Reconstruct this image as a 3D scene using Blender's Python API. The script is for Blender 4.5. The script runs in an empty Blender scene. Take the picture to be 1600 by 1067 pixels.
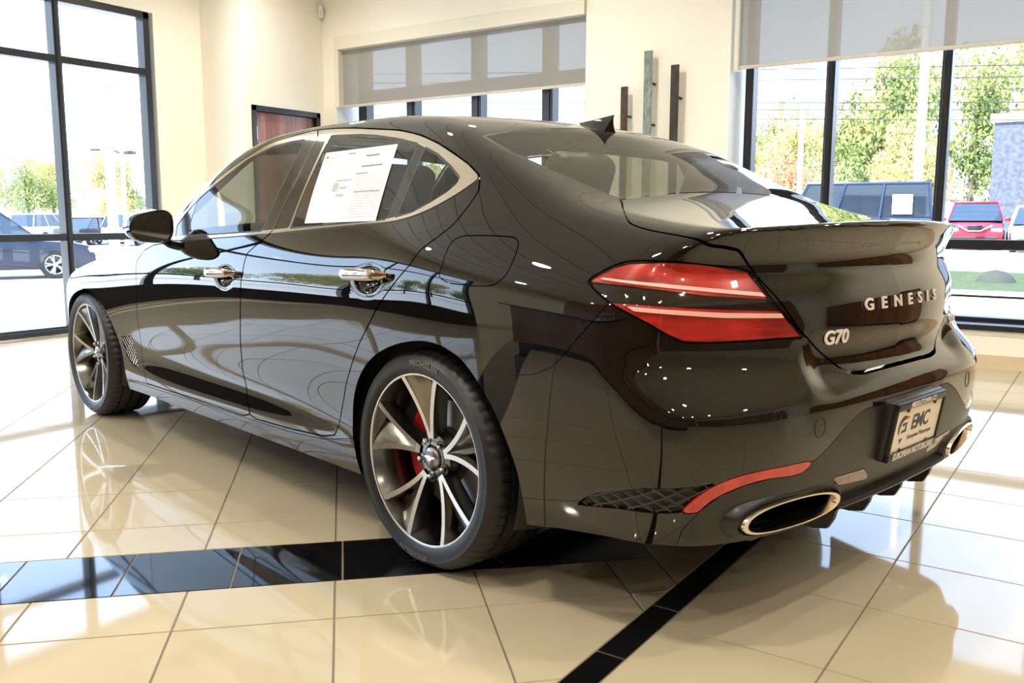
import bpy, bmesh, math, random
import numpy as np
from mathutils import Matrix, Vector
random.seed(7); np.random.seed(7)
scene = bpy.context.scene
COL = scene.collection
# ------------------------------------------------------------------ camera
cam_d = bpy.data.cameras.new('camera'); cam_o = bpy.data.objects.new('camera', cam_d); COL.objects.link(cam_o)
cam_d.sensor_width = 36.0; cam_d.lens = 31.1836; cam_d.clip_start = .05; cam_d.clip_end = 500
yaw, pit = math.radians(124.2367), .1392
fw = Vector((math.cos(pit)*math.cos(yaw), math.cos(pit)*math.sin(yaw), -math.sin(pit)))
rt = fw.cross(Vector((0, 0, 1))).normalized(); up = rt.cross(fw)
rol = .0019; r2 = rt*math.cos(rol)+up*math.sin(rol); u2 = up*math.cos(rol)-rt*math.sin(rol)
cam_o.matrix_world = Matrix(((r2.x, u2.x, -fw.x, 1.455), (r2.y, u2.y, -fw.y, -2.820), (r2.z, u2.z, -fw.z, 1.040), (0, 0, 0, 1)))
scene.camera = cam_o
# ------------------------------------------------------------------ sky, sun, exposure
w = bpy.data.worlds.new('sky'); scene.world = w; w.use_nodes = True
nt = w.node_tree; nt.nodes.clear()
o_ = nt.nodes.new('ShaderNodeOutputWorld'); bg = nt.nodes.new('ShaderNodeBackground')
tc = nt.nodes.new('ShaderNodeTexCoord'); sp = nt.nodes.new('ShaderNodeSeparateXYZ'); rp = nt.nodes.new('ShaderNodeValToRGB')
nt.links.new(tc.outputs['Generated'], sp.inputs[0]); nt.links.new(sp.outputs['Z'], rp.inputs['Fac'])
rp.color_ramp.elements[0].position = 0.0; rp.color_ramp.elements[0].color = (.72, .86, 1.0, 1)
rp.color_ramp.elements[1].position = .60; rp.color_ramp.elements[1].color = (.27, .46, .82, 1)
nt.links.new(rp.outputs['Color'], bg.inputs['Color']); bg.inputs['Strength'].default_value = 3.8
nt.links.new(bg.outputs[0], o_.inputs['Surface'])
sun_d = bpy.data.lights.new('sun', 'SUN'); sun_d.energy = 11.5; sun_d.angle = .01; sun_d.color = (1, .95, .86)
sun_o = bpy.data.objects.new('sun_offscreen', sun_d); COL.objects.link(sun_o)
sun_o.rotation_euler = Vector((.20, .72, -.66)).to_track_quat('-Z', 'Y').to_euler(); sun_o.location = (-4, -14, 14)
vs = scene.view_settings; vs.view_transform = 'Standard'; vs.look = 'None'; vs.exposure = 0.58; vs.gamma = 1.0; vs.use_curve_mapping = False
cy = scene.cycles
cy.use_denoising = True; cy.max_bounces = 12; cy.diffuse_bounces = 5; cy.glossy_bounces = 6; cy.transmission_bounces = 8; cy.transparent_max_bounces = 16
cy.sample_clamp_indirect = 6.0; cy.caustics_reflective = False; cy.caustics_refractive = False
# ------------------------------------------------------------------ materials
MATS = {}
def mat(name, col=(.8, .8, .8), rough=.5, metal=0, spec=.5, coat=0, coat_rough=.02, noise=0, nscale=20, bump=0, bscale=60, emis=None, estr=0, sheen=0, col2=None, stretch=None, ior=1.5):
    if name in MATS: return MATS[name]
    m = bpy.data.materials.new(name); m.use_nodes = True; n = m.node_tree.nodes; L = m.node_tree.links
    b = n['Principled BSDF']
    b.inputs['Base Color'].default_value = (*col, 1); b.inputs['Roughness'].default_value = rough; b.inputs['Metallic'].default_value = metal
    b.inputs['Specular IOR Level'].default_value = spec; b.inputs['Coat Weight'].default_value = coat; b.inputs['Coat Roughness'].default_value = coat_rough
    b.inputs['IOR'].default_value = ior
    if sheen: b.inputs['Sheen Weight'].default_value = sheen
    if emis: b.inputs['Emission Color'].default_value = (*emis, 1); b.inputs['Emission Strength'].default_value = estr
    if noise or bump or col2:
        t = n.new('ShaderNodeTexCoord'); mp = n.new('ShaderNodeMapping'); L.new(t.outputs['Object'], mp.inputs['Vector'])
        if stretch: mp.inputs['Scale'].default_value = stretch
    if noise or col2:
        nz = n.new('ShaderNodeTexNoise'); nz.inputs['Scale'].default_value = nscale; nz.inputs['Detail'].default_value = 6
        L.new(mp.outputs[0], nz.inputs['Vector'])
        mx = n.new('ShaderNodeMix'); mx.data_type = 'RGBA'
        c2 = col2 if col2 else tuple(c*(1-noise) for c in col)
        mx.inputs['A'].default_value = (*col, 1); mx.inputs['B'].default_value = (*c2, 1)
        rr = n.new('ShaderNodeMapRange'); rr.inputs['From Min'].default_value = .35; rr.inputs['From Max'].default_value = .65
        L.new(nz.outputs['Fac'], rr.inputs['Value']); L.new(rr.outputs[0], mx.inputs['Factor']); L.new(mx.outputs['Result'], b.inputs['Base Color'])
    if bump:
        nb = n.new('ShaderNodeTexNoise'); nb.inputs['Scale'].default_value = bscale; nb.inputs['Detail'].default_value = 4
        L.new(mp.outputs[0], nb.inputs['Vector']); bp = n.new('ShaderNodeBump'); bp.inputs['Strength'].default_value = bump; bp.inputs['Distance'].default_value = .02
        L.new(nb.outputs['Fac'], bp.inputs['Height']); L.new(bp.outputs[0], b.inputs['Normal'])
    MATS[name] = m; return m
def glassmat(name, tint=(1, 1, 1), ior=1.45, rough=0.0, gloss=1.0):
    """thin pane: transparent body, mirror reflection by Fresnel"""
    if name in MATS: return MATS[name]
    m = bpy.data.materials.new(name); m.use_nodes = True; n = m.node_tree.nodes; L = m.node_tree.links; n.clear()
    o = n.new('ShaderNodeOutputMaterial'); t = n.new('ShaderNodeBsdfTransparent'); g = n.new('ShaderNodeBsdfGlossy'); f = n.new('ShaderNodeFresnel'); mx = n.new('ShaderNodeMixShader')
    t.inputs['Color'].default_value = (*tint, 1); g.inputs['Roughness'].default_value = rough; g.inputs['Color'].default_value = (gloss, gloss, gloss, 1); f.inputs['IOR'].default_value = ior
    ge = n.new('ShaderNodeNewGeometry'); mr_ = n.new('ShaderNodeMapRange'); mr_.inputs['To Min'].default_value = ior; mr_.inputs['To Max'].default_value = 1/ior   # same pane from either face
    L.new(ge.outputs['Backfacing'], mr_.inputs['Value']); L.new(mr_.outputs[0], f.inputs['IOR'])
    L.new(f.outputs[0], mx.inputs[0]); L.new(t.outputs[0], mx.inputs[1]); L.new(g.outputs[0], mx.inputs[2]); L.new(mx.outputs[0], o.inputs['Surface'])
    MATS[name] = m; return m
# ------------------------------------------------------------------ mesh helpers
def tagit(o, label=None, cat=None, group=None, kind=None):
    if label: o['label'] = label
    if cat: o['category'] = cat
    if group: o['group'] = group
    if kind: o['kind'] = kind
    return o
def empty(name, loc=(0, 0, 0), rz=0, parent=None):
    o = bpy.data.objects.new(name, None); COL.objects.link(o); o.location = loc; o.rotation_euler = (0, 0, rz); o.empty_display_size = .1
    if parent: o.parent = parent
    return o
def link(name, me, material, parent=None, loc=None, rot=None):
    o = bpy.data.objects.new(name, me); COL.objects.link(o)
    if material is not None and len(me.materials) == 0: me.materials.append(material)
    if parent: o.parent = parent
    if loc: o.location = loc
    if rot: o.rotation_euler = rot
    return o
class MB:
    """collects simple shapes; build() makes ONE mesh object of them"""
    def __init__(s): s.bm = bmesh.new()
    def box(s, c, d, bev=0, rz=0, seg=2, mtx=None):
        g = bmesh.ops.create_cube(s.bm, size=1.0); vs = g['verts']
        bmesh.ops.scale(s.bm, vec=d, verts=vs)
        if bev:
            es = list({e for v in vs for e in v.link_edges})
            r = bmesh.ops.bevel(s.bm, geom=es, offset=bev, segments=seg, profile=.5, affect='EDGES', clamp_overlap=True)
            vs = list({v for f in r['faces'] for v in f.verts} | {v for v in vs if v.is_valid})
        if rz: bmesh.ops.rotate(s.bm, cent=(0, 0, 0), matrix=Matrix.Rotation(rz, 3, 'Z'), verts=vs)
        if mtx is not None: bmesh.ops.transform(s.bm, matrix=mtx, verts=vs)
        bmesh.ops.translate(s.bm, vec=c, verts=vs); return s
    def b2(s, lo, hi, bev=0, seg=2):
        return s.box([(a+b)/2 for a, b in zip(lo, hi)], [abs(b-a) for a, b in zip(lo, hi)], bev, seg=seg)
    def faces(s, V, F):
        vs = [s.bm.verts.new(v) for v in V]
        for f in F:
            try: s.bm.faces.new([vs[i] for i in f])
            except ValueError: pass
        return s
    def tube(s, pts, r, n=10, cap=True, closed=False):
        P = [Vector(p) for p in pts]; rings = []; prev = None
        R = r if isinstance(r, (list, tuple)) else [r]*len(P)
        for i, p in enumerate(P):
            a = P[i-1] if (i > 0 or closed) else P[i]; b = P[(i+1) % len(P)] if (i < len(P)-1 or closed) else P[i]
            t = (b-a).normalized()
            if prev is None: nrm = t.orthogonal().normalized()
            else: nrm = (prev-t*prev.dot(t)).normalized()
            prev = nrm; bn = t.cross(nrm)
            rings.append([s.bm.verts.new(p+(nrm*math.cos(2*math.pi*k/n)+bn*math.sin(2*math.pi*k/n))*R[i]) for k in range(n)])
        m = len(rings)
        for i in range(m if closed else m-1):
            A, B_ = rings[i], rings[(i+1) % m]
            for k in range(n): s.bm.faces.new((A[k], A[(k+1) % n], B_[(k+1) % n], B_[k]))
        if cap and not closed: s.bm.faces.new(rings[0][::-1]); s.bm.faces.new(rings[-1])
        return s
    def lathe(s, prof, n=48, axis='Y', c=(0, 0, 0), a0=0, a1=2*math.pi):
        """prof: list of (radius, axial)"""
        full = abs(a1-a0-2*math.pi) < 1e-6; m = n if full else n+1; rings = []
        for k in range(m):
            a = a0+(a1-a0)*k/n; ca, sa = math.cos(a), math.sin(a)
            row = []
            for r, h in prof:
                v = {'Y': (r*ca, h, r*sa), 'Z': (r*ca, r*sa, h), 'X': (h, r*ca, r*sa)}[axis]
                row.append(s.bm.verts.new((v[0]+c[0], v[1]+c[1], v[2]+c[2])))
            rings.append(row)
        for k in range(n):
            A, B_ = rings[k], rings[(k+1) % m]
            for i in range(len(prof)-1): s.bm.faces.new((A[i], A[i+1], B_[i+1], B_[i]))
        return s
    def prism(s, pts, h, axis='Z', c=(0, 0, 0)):
        """2D outline extruded by h along axis"""
        def m(p, k): return {'Z': (p[0], p[1], k), 'Y': (p[0], k, p[1]), 'X': (k, p[0], p[1])}[axis]
        A = [s.bm.verts.new(Vector(m(p, -h/2))+Vector(c)) for p in pts]; B_ = [s.bm.verts.new(Vector(m(p, h/2))+Vector(c)) for p in pts]
        s.bm.faces.new(A); s.bm.faces.new(B_[::-1]); n = len(pts)
        for i in range(n): s.bm.faces.new((A[i], B_[i], B_[(i+1) % n], A[(i+1) % n]))
        return s
    def grid(s, P, closed=False):
        V = [[s.bm.verts.new(p) for p in row] for row in P]
        for i in range(len(V)-1):
            m = len(V[i])
            for j in range(m if closed else m-1): s.bm.faces.new((V[i][j], V[i][(j+1) % m], V[i+1][(j+1) % m], V[i+1][j]))
        return s
    def mesh(s, name, smooth=None):
        bmesh.ops.remove_doubles(s.bm, verts=s.bm.verts, dist=1e-6)
        bmesh.ops.recalc_face_normals(s.bm, faces=s.bm.faces)
        if smooth is not None:
            for f in s.bm.faces: f.smooth = True
            if smooth < 179:
                for e in s.bm.edges:
                    if len(e.link_faces) == 2 and e.calc_face_angle(0) > math.radians(smooth): e.smooth = False
        me = bpy.data.meshes.new(name); s.bm.to_mesh(me); s.bm.free(); return me
    def build(s, name, material, parent=None, smooth=None, loc=None, rot=None):
        return link(name, s.mesh(name, smooth), material, parent, loc, rot)
def copy_tree(o, parent=None):
    c = o.copy(); COL.objects.link(c); c.parent = parent
    for ch in list(o.children): copy_tree(ch, c)
    return c
def text_tris(txt, size=1.0, bold=0.0, spacing=1.0, shear=0.0, sx=1.0, depth=0.0):
    """triangles of a line of text, centred: (verts Nx3, faces)"""
    cu = bpy.data.curves.new('t', 'FONT'); cu.body = txt; cu.size = size; cu.align_x = 'CENTER'; cu.align_y = 'CENTER'; cu.offset = bold; cu.space_character = spacing; cu.shear = shear; cu.extrude = depth; cu.resolution_u = 4
    ob = bpy.data.objects.new('t', cu); COL.objects.link(ob)
    dg = bpy.context.evaluated_depsgraph_get(); me = bpy.data.meshes.new_from_object(ob.evaluated_get(dg))
    V = np.array([v.co[:] for v in me.vertices]).reshape(-1, 3); V[:, 0] *= sx
    F = [tuple(p.vertices) for p in me.polygons]
    bpy.data.objects.remove(ob); bpy.data.curves.remove(cu); bpy.data.meshes.remove(me)
    return V, F
def pymesh(name, V, F, material, parent=None, smooth=False, loc=None, rot=None):
    me = bpy.data.meshes.new(name); me.from_pydata([tuple(map(float, v)) for v in V], [], F); me.update()
    if smooth:
        me.polygons.foreach_set('use_smooth', [True]*len(me.polygons))
    return link(name, me, material, parent, loc, rot)
# ================================================================== THE ROOM (world X right along the back wall, Y towards it)
XL, YB, HC = -6.30, 4.10, 3.75          # left wall face, back wall face, ceiling height
XR, YF = 8.0, -9.2
wallm = mat('wall_paint', (.92, .892, .795), .55, noise=.015, nscale=3, bump=.03, bscale=220)
framem = mat('black_aluminium', (.012, .014, .018), .32, metal=.0, spec=.6)
glassw = glassmat('window_glass', (.97, .985, .98))
basem = mat('base_tile', (.72, .60, .42), .25, noise=.08, nscale=6, coat=.3)
groutm = mat('grout', (.16, .13, .09), .8)
beigem = mat('beige_tile', (.46, .395, .275), .05, noise=.05, nscale=2.2, spec=.5)
blackm = mat('black_tile', (.006, .006, .007), .05, noise=.4, nscale=5, spec=.6, coat=.4, coat_rough=.03)
def struct(o): o['kind'] = 'structure'; return o
# ---- floor: slab of grout with every tile as its own piece
fl = MB().b2((XL-.4, YF-.2, -.12), (XR+.2, YB+.4, -.0025)).build('floor', groutm); struct(fl)
cm = np.array(cam_o.matrix_world); CR, CU, CF, CC = cm[:3, 0], cm[:3, 1], -cm[:3, 2], cm[:3, 3]
def topix(P):
    d = np.atleast_2d(P)-CC; z = d@CF
    return np.stack([800+1385.94*(d@CR)/z, 533.5-1385.94*(d@CU)/z, z], 1)
def clip_poly(poly, a, b, c):
    """keep a*x+b*y<=c"""
    out = []
    for i in range(len(poly)):
        p, q = poly[i], poly[(i+1) % len(poly)]; fp, fq = a*p[0]+b*p[1]-c, a*q[0]+b*q[1]-c
        if fp <= 0: out.append(p)
        if fp*fq < 0: t = fp/(fp-fq); out.append((p[0]+t*(q[0]-p[0]), p[1]+t*(q[1]-p[1])))
    return out
R2 = math.sqrt(.5)
def ab(a, b): return ((a-b)*R2, (a+b)*R2)      # diagonal coordinates -> X, Y
tiles = []          # (polygon, black?)
g = .0022
def add_tile(poly, black, clips):
    for c in clips:
        if len(poly) < 3: return
        poly = clip_poly(poly, *c)
    if len(poly) < 3: return
    A = .5*abs(sum(poly[i][0]*poly[(i+1) % len(poly)][1]-poly[(i+1) % len(poly)][0]*poly[i][1] for i in range(len(poly))))
    if A > .0008: tiles.append((poly, black))
room_clips = [(-1, 0, -(XL+.002)), (0, 1, YB-.002), (0, -1, -(YF+.002)), (1, 0, XR-.002)]
XB0, XB1 = .4855, .5630                              # thin black strip across the room
T45 = .4055; rows = [-.778+.4065*k for k in range(-26, 30)]
alines = [-1.01+T45*k for k in range(-30, 26)]
def sq(a0, a1, b0, b1): return [ab(a0+g, b0+g), ab(a1-g, b0+g), ab(a1-g, b1-g), ab(a0+g, b1-g)]
BB0, BB1, BEND = -.5285, -.2105, -.046
cl45 = room_clips+[(1, 0, XB0-g)]
for i, b0 in enumerate(rows[:-1]):
    b1 = rows[i+1]
    for k, a0 in enumerate(alines[:-1]):
        a1 = alines[k+1]
        segs = [(b0, b1)]
        if b0 < BB1 and b1 > BB0 and a0 < BEND:       # rows cut by the wide black band
            if a1 <= BEND: parts = [(a0, a1, True)]
            else: parts = [(a0, BEND, True), (BEND, a1, False)]
            for p0, p1, cut in parts:
                if not cut: add_tile(sq(p0, p1, b0, b1), 0, cl45); continue
                if b0 < BB0: add_tile(sq(p0, p1, b0, min(b1, BB0)), 0, cl45)
                if b1 > BB1: add_tile(sq(p0, p1, max(b0, BB1), b1), 0, cl45)
            continue
        add_tile(sq(a0, a1, b0, b1), 0, cl45)
for k in range(40):
    a1 = BEND-.3142*k; add_tile(sq(a1-.3142, a1, BB0, BB1), 1, cl45)
for k in range(-26, 17):
    y0 = -.407+.3105*k; add_tile([(XB0+g, y0+g), (XB1-g, y0+g), (XB1-g, y0+.3105-g), (XB0+g, y0+.3105-g)], 1, room_clips)
xl_ = [XB1]+[.966+.4045*k for k in range(0, 19)]; yl_ = [.0+.4035*k for k in range(-24, 12)]
for i in range(len(xl_)-1):
    for k in range(len(yl_)-1):
        add_tile([(xl_[i]+g, yl_[k]+g), (xl_[i+1]-g, yl_[k]+g), (xl_[i+1]-g, yl_[k+1]-g), (xl_[i]+g, yl_[k+1]-g)], 0, room_clips)
def shown(poly):
    P = topix([(x, y, 0) for x, y in poly])
    if (P[:, 2] < .25).any(): return 0
    q = [(min(max(u, 0), 1600), min(max(v, 0), 1067)) for u, v, _ in P]
    return .5*abs(sum(q[i][0]*q[(i+1) % len(q)][1]-q[(i+1) % len(q)][0]*q[i][1] for i in range(len(q))))
order = sorted(range(len(tiles)), key=lambda i: -shown(tiles[i][0]))
single = set(i for i in order[:300] if shown(tiles[i][0]) > 60)
def tile_geo(V, F, poly, cx=0, cy=0):
    """slab with eased edge; joints stay recessed"""
    n = len(poly); c = (sum(p[0] for p in poly)/n, sum(p[1] for p in poly)/n); o = len(V)
    for p in poly: V.append((p[0]-cx, p[1]-cy, -.0024))
    for p in poly:
        d = math.hypot(p[0]-c[0], p[1]-c[1]) or 1; s_ = max(0, 1-.0018/d); V.append((c[0]+(p[0]-c[0])*s_-cx, c[1]+(p[1]-c[1])*s_-cy, 0))
    sgn = sum(poly[i][0]*poly[(i+1) % n][1]-poly[(i+1) % n][0]*poly[i][1] for i in range(n)) > 0
    top = [o+n+i for i in range(n)]; F.append(tuple(top if sgn else top[::-1]))
    for i in range(n):
        j = (i+1) % n; q = (o+i, o+j, o+n+j, o+n+i); F.append(q if sgn else q[::-1])
cache = {}; rest = {0: ([], []), 1: ([], [])}
for i, (poly, bk) in enumerate(tiles):
    if i in single:
        cx, cy_ = poly[0]
        key = (bk,)+tuple((round(p[0]-cx, 4), round(p[1]-cy_, 4)) for p in poly)
        if key not in cache:
            V, F = [], []; tile_geo(V, F, poly, cx, cy_)
            me = bpy.data.meshes.new('floor_tile'); me.from_pydata(V, [], F); me.materials.append(blackm if bk else beigem); cache[key] = me
        o = bpy.data.objects.new('black_floor_tile' if bk else 'floor_tile', cache[key]); COL.objects.link(o); o.parent = fl; o.location = (cx, cy_, 0)
    else: tile_geo(*rest[bk], poly)
for bk in (0, 1):
    if rest[bk][0]:
        o = pymesh('black_floor_tiling' if bk else 'floor_tiling', *rest[bk], blackm if bk else beigem, fl); o['kind'] = 'stuff'
# ---- walls
WT = .22
def wall(name, boxes, m=wallm):
    b = MB()
    for lo, hi in boxes: b.b2(lo, hi)
    return struct(b.build(name, m))
LW0, LW1, LWT = -5.3, 2.50, 2.95                        # left window opening
wall('wall_left', [((XL-WT, YF, 0), (XL, LW0, HC)), ((XL-WT, LW1, 0), (XL, YB+.3, HC)), ((XL-WT, LW0, LWT), (XL, LW1, HC))])
XJ, YJ = -5.69, 3.03                                     # the corner room that juts out with the wooden door
DY0, DY1, DH = 3.125, 4.03, 2.13
wall('wall_door', [((XL, YJ, 0), (XJ, DY0, HC)), ((XJ-.12, DY1, 0), (XJ, YB, HC)), ((XJ-.12, DY0, DH), (XJ, DY1, HC)), ((XL, YJ+.02, 0), (XJ-.9, YJ+.12, HC))])
B1a, B1b, B1t = -5.502, -2.488, 2.895               # back window openings
B2a, B2b, B2t = -1.185, 1.80, 2.95
SILL = .30
wall('wall_back', [((XJ-.9, YB, 0), (B1a, YB+.36, HC)), ((B1b, YB, 0), (B2a, YB+.36, HC)), ((B2b, YB, 0), (XR, YB+.36, HC)),
                   ((B1a, YB, B1t), (B1b, YB+.36, HC)), ((B2a, YB, B2t), (B2b, YB+.36, HC)), ((B1a, YB, 0), (B1b, YB+.36, SILL)), ((B2a, YB, 0), (B2b, YB+.36, SILL))])
wall('wall_right', [((XR, YF, 0), (XR+WT, YB+.3, HC))])
wall('wall_front', [((XL-WT, YF-WT, 0), (XR+WT, YF, HC))])
cb = MB()
cb.b2((B2a, YB-.012, 0), (B2b, YB+.0, .098)); cb.b2((XJ, YB-.012, 0), (B1b, YB, .098)); cb.b2((B1b, YB-.012, 0), (B2a, YB, .098)); cb.b2((B2b, YB-.012, 0), (XR, YB, .098))
struct(cb.build('baseboard_back', basem))
struct(MB().b2((XL, YF, 0), (XL+.012, LW0, .098)).b2((XL, LW1, 0), (XL+.012, YJ, .098)).build('baseboard_left', basem))
# ---- ceiling: white panels in a metal grid, round downlights
ceilm = mat('ceiling_panel', (.90, .875, .79), .8, noise=.06, nscale=90)
gridm = mat('ceiling_grid', (.80, .77, .68), .5)
ce = struct(MB().b2((XL-WT, YF-WT, HC), (XR+WT, YB+.36, HC+.12)).build('ceiling', ceilm))
gb = MB(); x = XL+.2
while x < XR: gb.b2((x-.011, YF, HC-.012), (x+.011, YB, HC-.001)); x += .61
y = YF+.3
while y < YB: gb.b2((XL, y-.011, HC-.010), (XR, y+.011, HC-.0012)); y += 1.22
go = gb.build('ceiling_grid', gridm, ce); go['kind'] = 'stuff'
trimw = mat('white_trim', (.85, .84, .80), .3)
lampe = mat('lamp_disc', (1, .9, .7), .4, emis=(1, .86, .62), estr=26)
lcan = MB().lathe([(.085, -.004), (.108, -.012), (.112, -.004), (.112, 0)], 28, 'Z').lathe([(.085, -.004), (.085, -.002)], 28, 'Z').mesh('trim_ring', 40)
ldsc = MB().lathe([(0.0001, -.003), (.085, -.003)], 28, 'Z').mesh('lamp_disc')
k = 0
for lx in (-4.9, -2.4, .1, 2.6, 5.1):
    for ly in (-7.2, -4.8, -2.4, 0.0, 2.6):
        d = empty('ceiling_downlight', (lx, ly, HC))
        tagit(d, 'round recessed ceiling downlight glowing warm white between the panels', 'ceiling light', 'recessed ceiling downlights')
        link('trim_ring', lcan, trimw, d); link('lamp_disc_offscreen', ldsc, lampe, d)
        ld = bpy.data.lights.new('downlight', 'SPOT'); ld.energy = 150; ld.spot_size = 2.75; ld.spot_blend = .9; ld.color = (1, .93, .81); ld.shadow_soft_size = .08
        lo_ = bpy.data.objects.new('ceiling_downlight_offscreen', ld); COL.objects.link(lo_); lo_.parent = d; lo_.location = (0, 0, -.02)
        k += 1
# ---- framed windows
def frame_window(name, axis, pos, u0, u1, z0, z1, mull, trans, depth=.12, mw=.062, gl=None, fm=None):
    """axis 'X': pane lies in plane X=pos, u runs along Y; axis 'Y': plane Y=pos, u along X"""
    wobj = empty(name, (0, 0, 0)); wobj['kind'] = 'structure'
    fm = fm or framem; gl = gl or glassw
    def bx(b, ua, ub, za, zb, d):
        if axis == 'X': b.b2((pos-d/2, ua, za), (pos+d/2, ub, zb), .004, 1)
        else: b.b2((ua, pos-d/2, za), (ub, pos+d/2, zb), .004, 1)
        return b
    f = MB(); bx(f, u0, u1, z0, z0+mw, depth); bx(f, u0, u1, z1-mw, z1, depth); bx(f, u0, u0+mw, z0, z1, depth); bx(f, u1-mw, u1, z0, z1, depth)
    f.build('window_frame', fm, wobj)
    us = [u0]+list(mull)+[u1]; zs = [z0]+list(trans)+[z1]
    for m_ in mull:
        b = MB(); bx(b, m_-mw/2, m_+mw/2, z0+mw, z1-mw, depth)
        # glazing bead on both faces
        bx(b, m_-mw*.28, m_+mw*.28, z0+mw, z1-mw, depth+.022); b.build('mullion', fm, wobj)
    for t_ in trans:
        for i in range(len(us)-1):
            ua = us[i]+(mw if i == 0 else mw/2); ub = us[i+1]-(mw if i == len(us)-2 else mw/2)
            b = MB(); bx(b, ua, ub, t_-mw/2, t_+mw/2, depth*.96); b.build('transom', fm, wobj)
    for i in range(len(us)-1):
        for j in range(len(zs)-1):
            ua = us[i]+(mw if i == 0 else mw/2)-.006; ub = us[i+1]-(mw if i == len(us)-2 else mw/2)+.006
            za = zs[j]+(mw if j == 0 else mw/2)-.006; zb = zs[j+1]-(mw if j == len(zs)-2 else mw/2)+.006
            V = [(pos, ua, za), (pos, ub, za), (pos, ub, zb), (pos, ua, zb)] if axis == 'X' else [(ua, pos, za), (ub, pos, za), (ub, pos, zb), (ua, pos, zb)]
            pymesh('pane', V, [(0, 1, 2, 3)], gl, wobj)
    return wobj
frame_window('window_1', 'X', XL-.075, LW0, LW1-.03, .0, LWT, [-4.3, -2.7, -1.1, .70, 1.565], [.855, 2.40])
frame_window('window_2', 'Y', YB+.25, B1a+.13, B1b, SILL, B1t, [-4.645, -3.815, -3.0], [.85, 2.30], mw=.115)
frame_window('window_3', 'Y', YB+.25, B2a+.06, B2b, SILL-.03, B2t, [-.46, .345, 1.15], [.855], mw=.066)
struct(MB().b2((B2a, YB-.02, SILL-.035), (B2b, YB+.25, SILL+.005), .004).build('trim_1', framem))
struct(MB().b2((B1a, YB-.02, SILL-.035), (B1b, YB+.25, SILL+.005), .004).build('trim_2', framem))
struct(MB().b2((XL-.18, LW0, 0), (XL+.01, LW1, .045), .004).build('trim_3', framem))
struct(MB().b2((XL-.14, LW0, .045), (XL-.01, -.62, .40), .004).build('trim_4', framem))
# ---- roller shades
sh = bpy.data.materials.new('shade_cloth'); sh.use_nodes = True; n_ = sh.node_tree.nodes; l_ = sh.node_tree.links; n_.clear()
so = n_.new('ShaderNodeOutputMaterial'); sd = n_.new('ShaderNodeBsdfDiffuse'); sd.inputs['Color'].default_value = (.40, .38, .34, 1)
stl = n_.new('ShaderNodeBsdfTranslucent'); stl.inputs['Color'].default_value = (.25, .235, .21, 1); stp = n_.new('ShaderNodeBsdfTransparent'); stp.inputs['Color'].default_value = (.9, .95, 1, 1)
m1 = n_.new('ShaderNodeMixShader'); m1.inputs[0].default_value = .22; m2 = n_.new('ShaderNodeMixShader'); m2.inputs[0].default_value = .055
l_.new(sd.outputs[0], m1.inputs[1]); l_.new(stl.outputs[0], m1.inputs[2]); l_.new(m1.outputs[0], m2.inputs[1]); l_.new(stp.outputs[0], m2.inputs[2]); l_.new(m2.outputs[0], so.inputs['Surface'])
shcase = mat('shade_case', (.80, .77, .66), .5)
def shade(xa, xb, ztop, zbot, ypos, label, case):
    r = empty('roller_shade', ((xa+xb)/2, ypos, zbot)); tagit(r, label, 'window shade')
    cx = (xa+xb)/2
    pymesh('shade_cloth', [(xa-cx, 0, .02), (xb-cx, 0, .02), (xb-cx, 0, ztop-zbot), (xa-cx, 0, ztop-zbot)], [(0, 1, 2, 3)], sh, r)
    MB().b2((xa-cx, -.008, -.005), (xb-cx, .008, .022), .004).build('hem_bar', mat('hem', (.60, .57, .50), .5), r)
    if case:
        MB().b2((xa-cx-.06, -.075, ztop-zbot-.01), (xb-cx, .03, ztop-zbot+.115), .004).build('shade_case', shcase, r)
        MB().b2((xa-cx-.06, -.07, -.0), (xa-cx, .01, ztop-zbot), .003).build('side_channel', shcase, r)
    else:
        MB().b2((xa-cx-.035, -.02, -.02), (xa-cx-.002, .05, ztop-zbot), .003).build('side_channel', shcase, r)
shade(-5.44, B1b-.005, 2.775, 2.185, YB+.045, 'half-lowered beige screen shade with a pale headbox beside the brown door', True)
shade(B2a+.06, B2b-.01, 2.93, 2.195, YB+.03, 'wide grey screen shade pulled down over the top of the blue-van window', False)
# ---- wooden door
woodm = mat('cherry_wood', (.36, .12, .055), .35, col2=(.20, .055, .028), nscale=3.0, stretch=(8, 8, .6), coat=.3)
dr = empty('door_1', (0, 0, 0)); dr['kind'] = 'structure'
b = MB(); b.b2((XJ-.13, DY0, 0), (XJ+.014, DY0+.052, DH), .003); b.b2((XJ-.13, DY1-.052, 0), (XJ+.014, DY1, DH), .003); b.b2((XJ-.13, DY0, DH-.055), (XJ+.014, DY1, DH), .003)
b.build('door_frame', framem, dr)
MB().b2((XJ-.075, DY0+.055, .005), (XJ-.03, DY1-.055, DH-.058), .002).build('door_leaf', woodm, dr)
steelm = mat('brushed_steel', (.62, .62, .60), .3, metal=1)
MB().b2((XJ-.03, DY0+.045, 1.80), (XJ+.002, DY0+.068, 1.93), .003).build('hinge', steelm, dr)
MB().b2((XJ-.03, DY1-.16, .98), (XJ-.018, DY1-.10, 1.06), .003).tube([(XJ-.02, DY1-.13, 1.02), (XJ+.03, DY1-.13, 1.02), (XJ+.03, DY1-.25, 1.02)], .01).build('door_handle', steelm, dr, 40)
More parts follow.
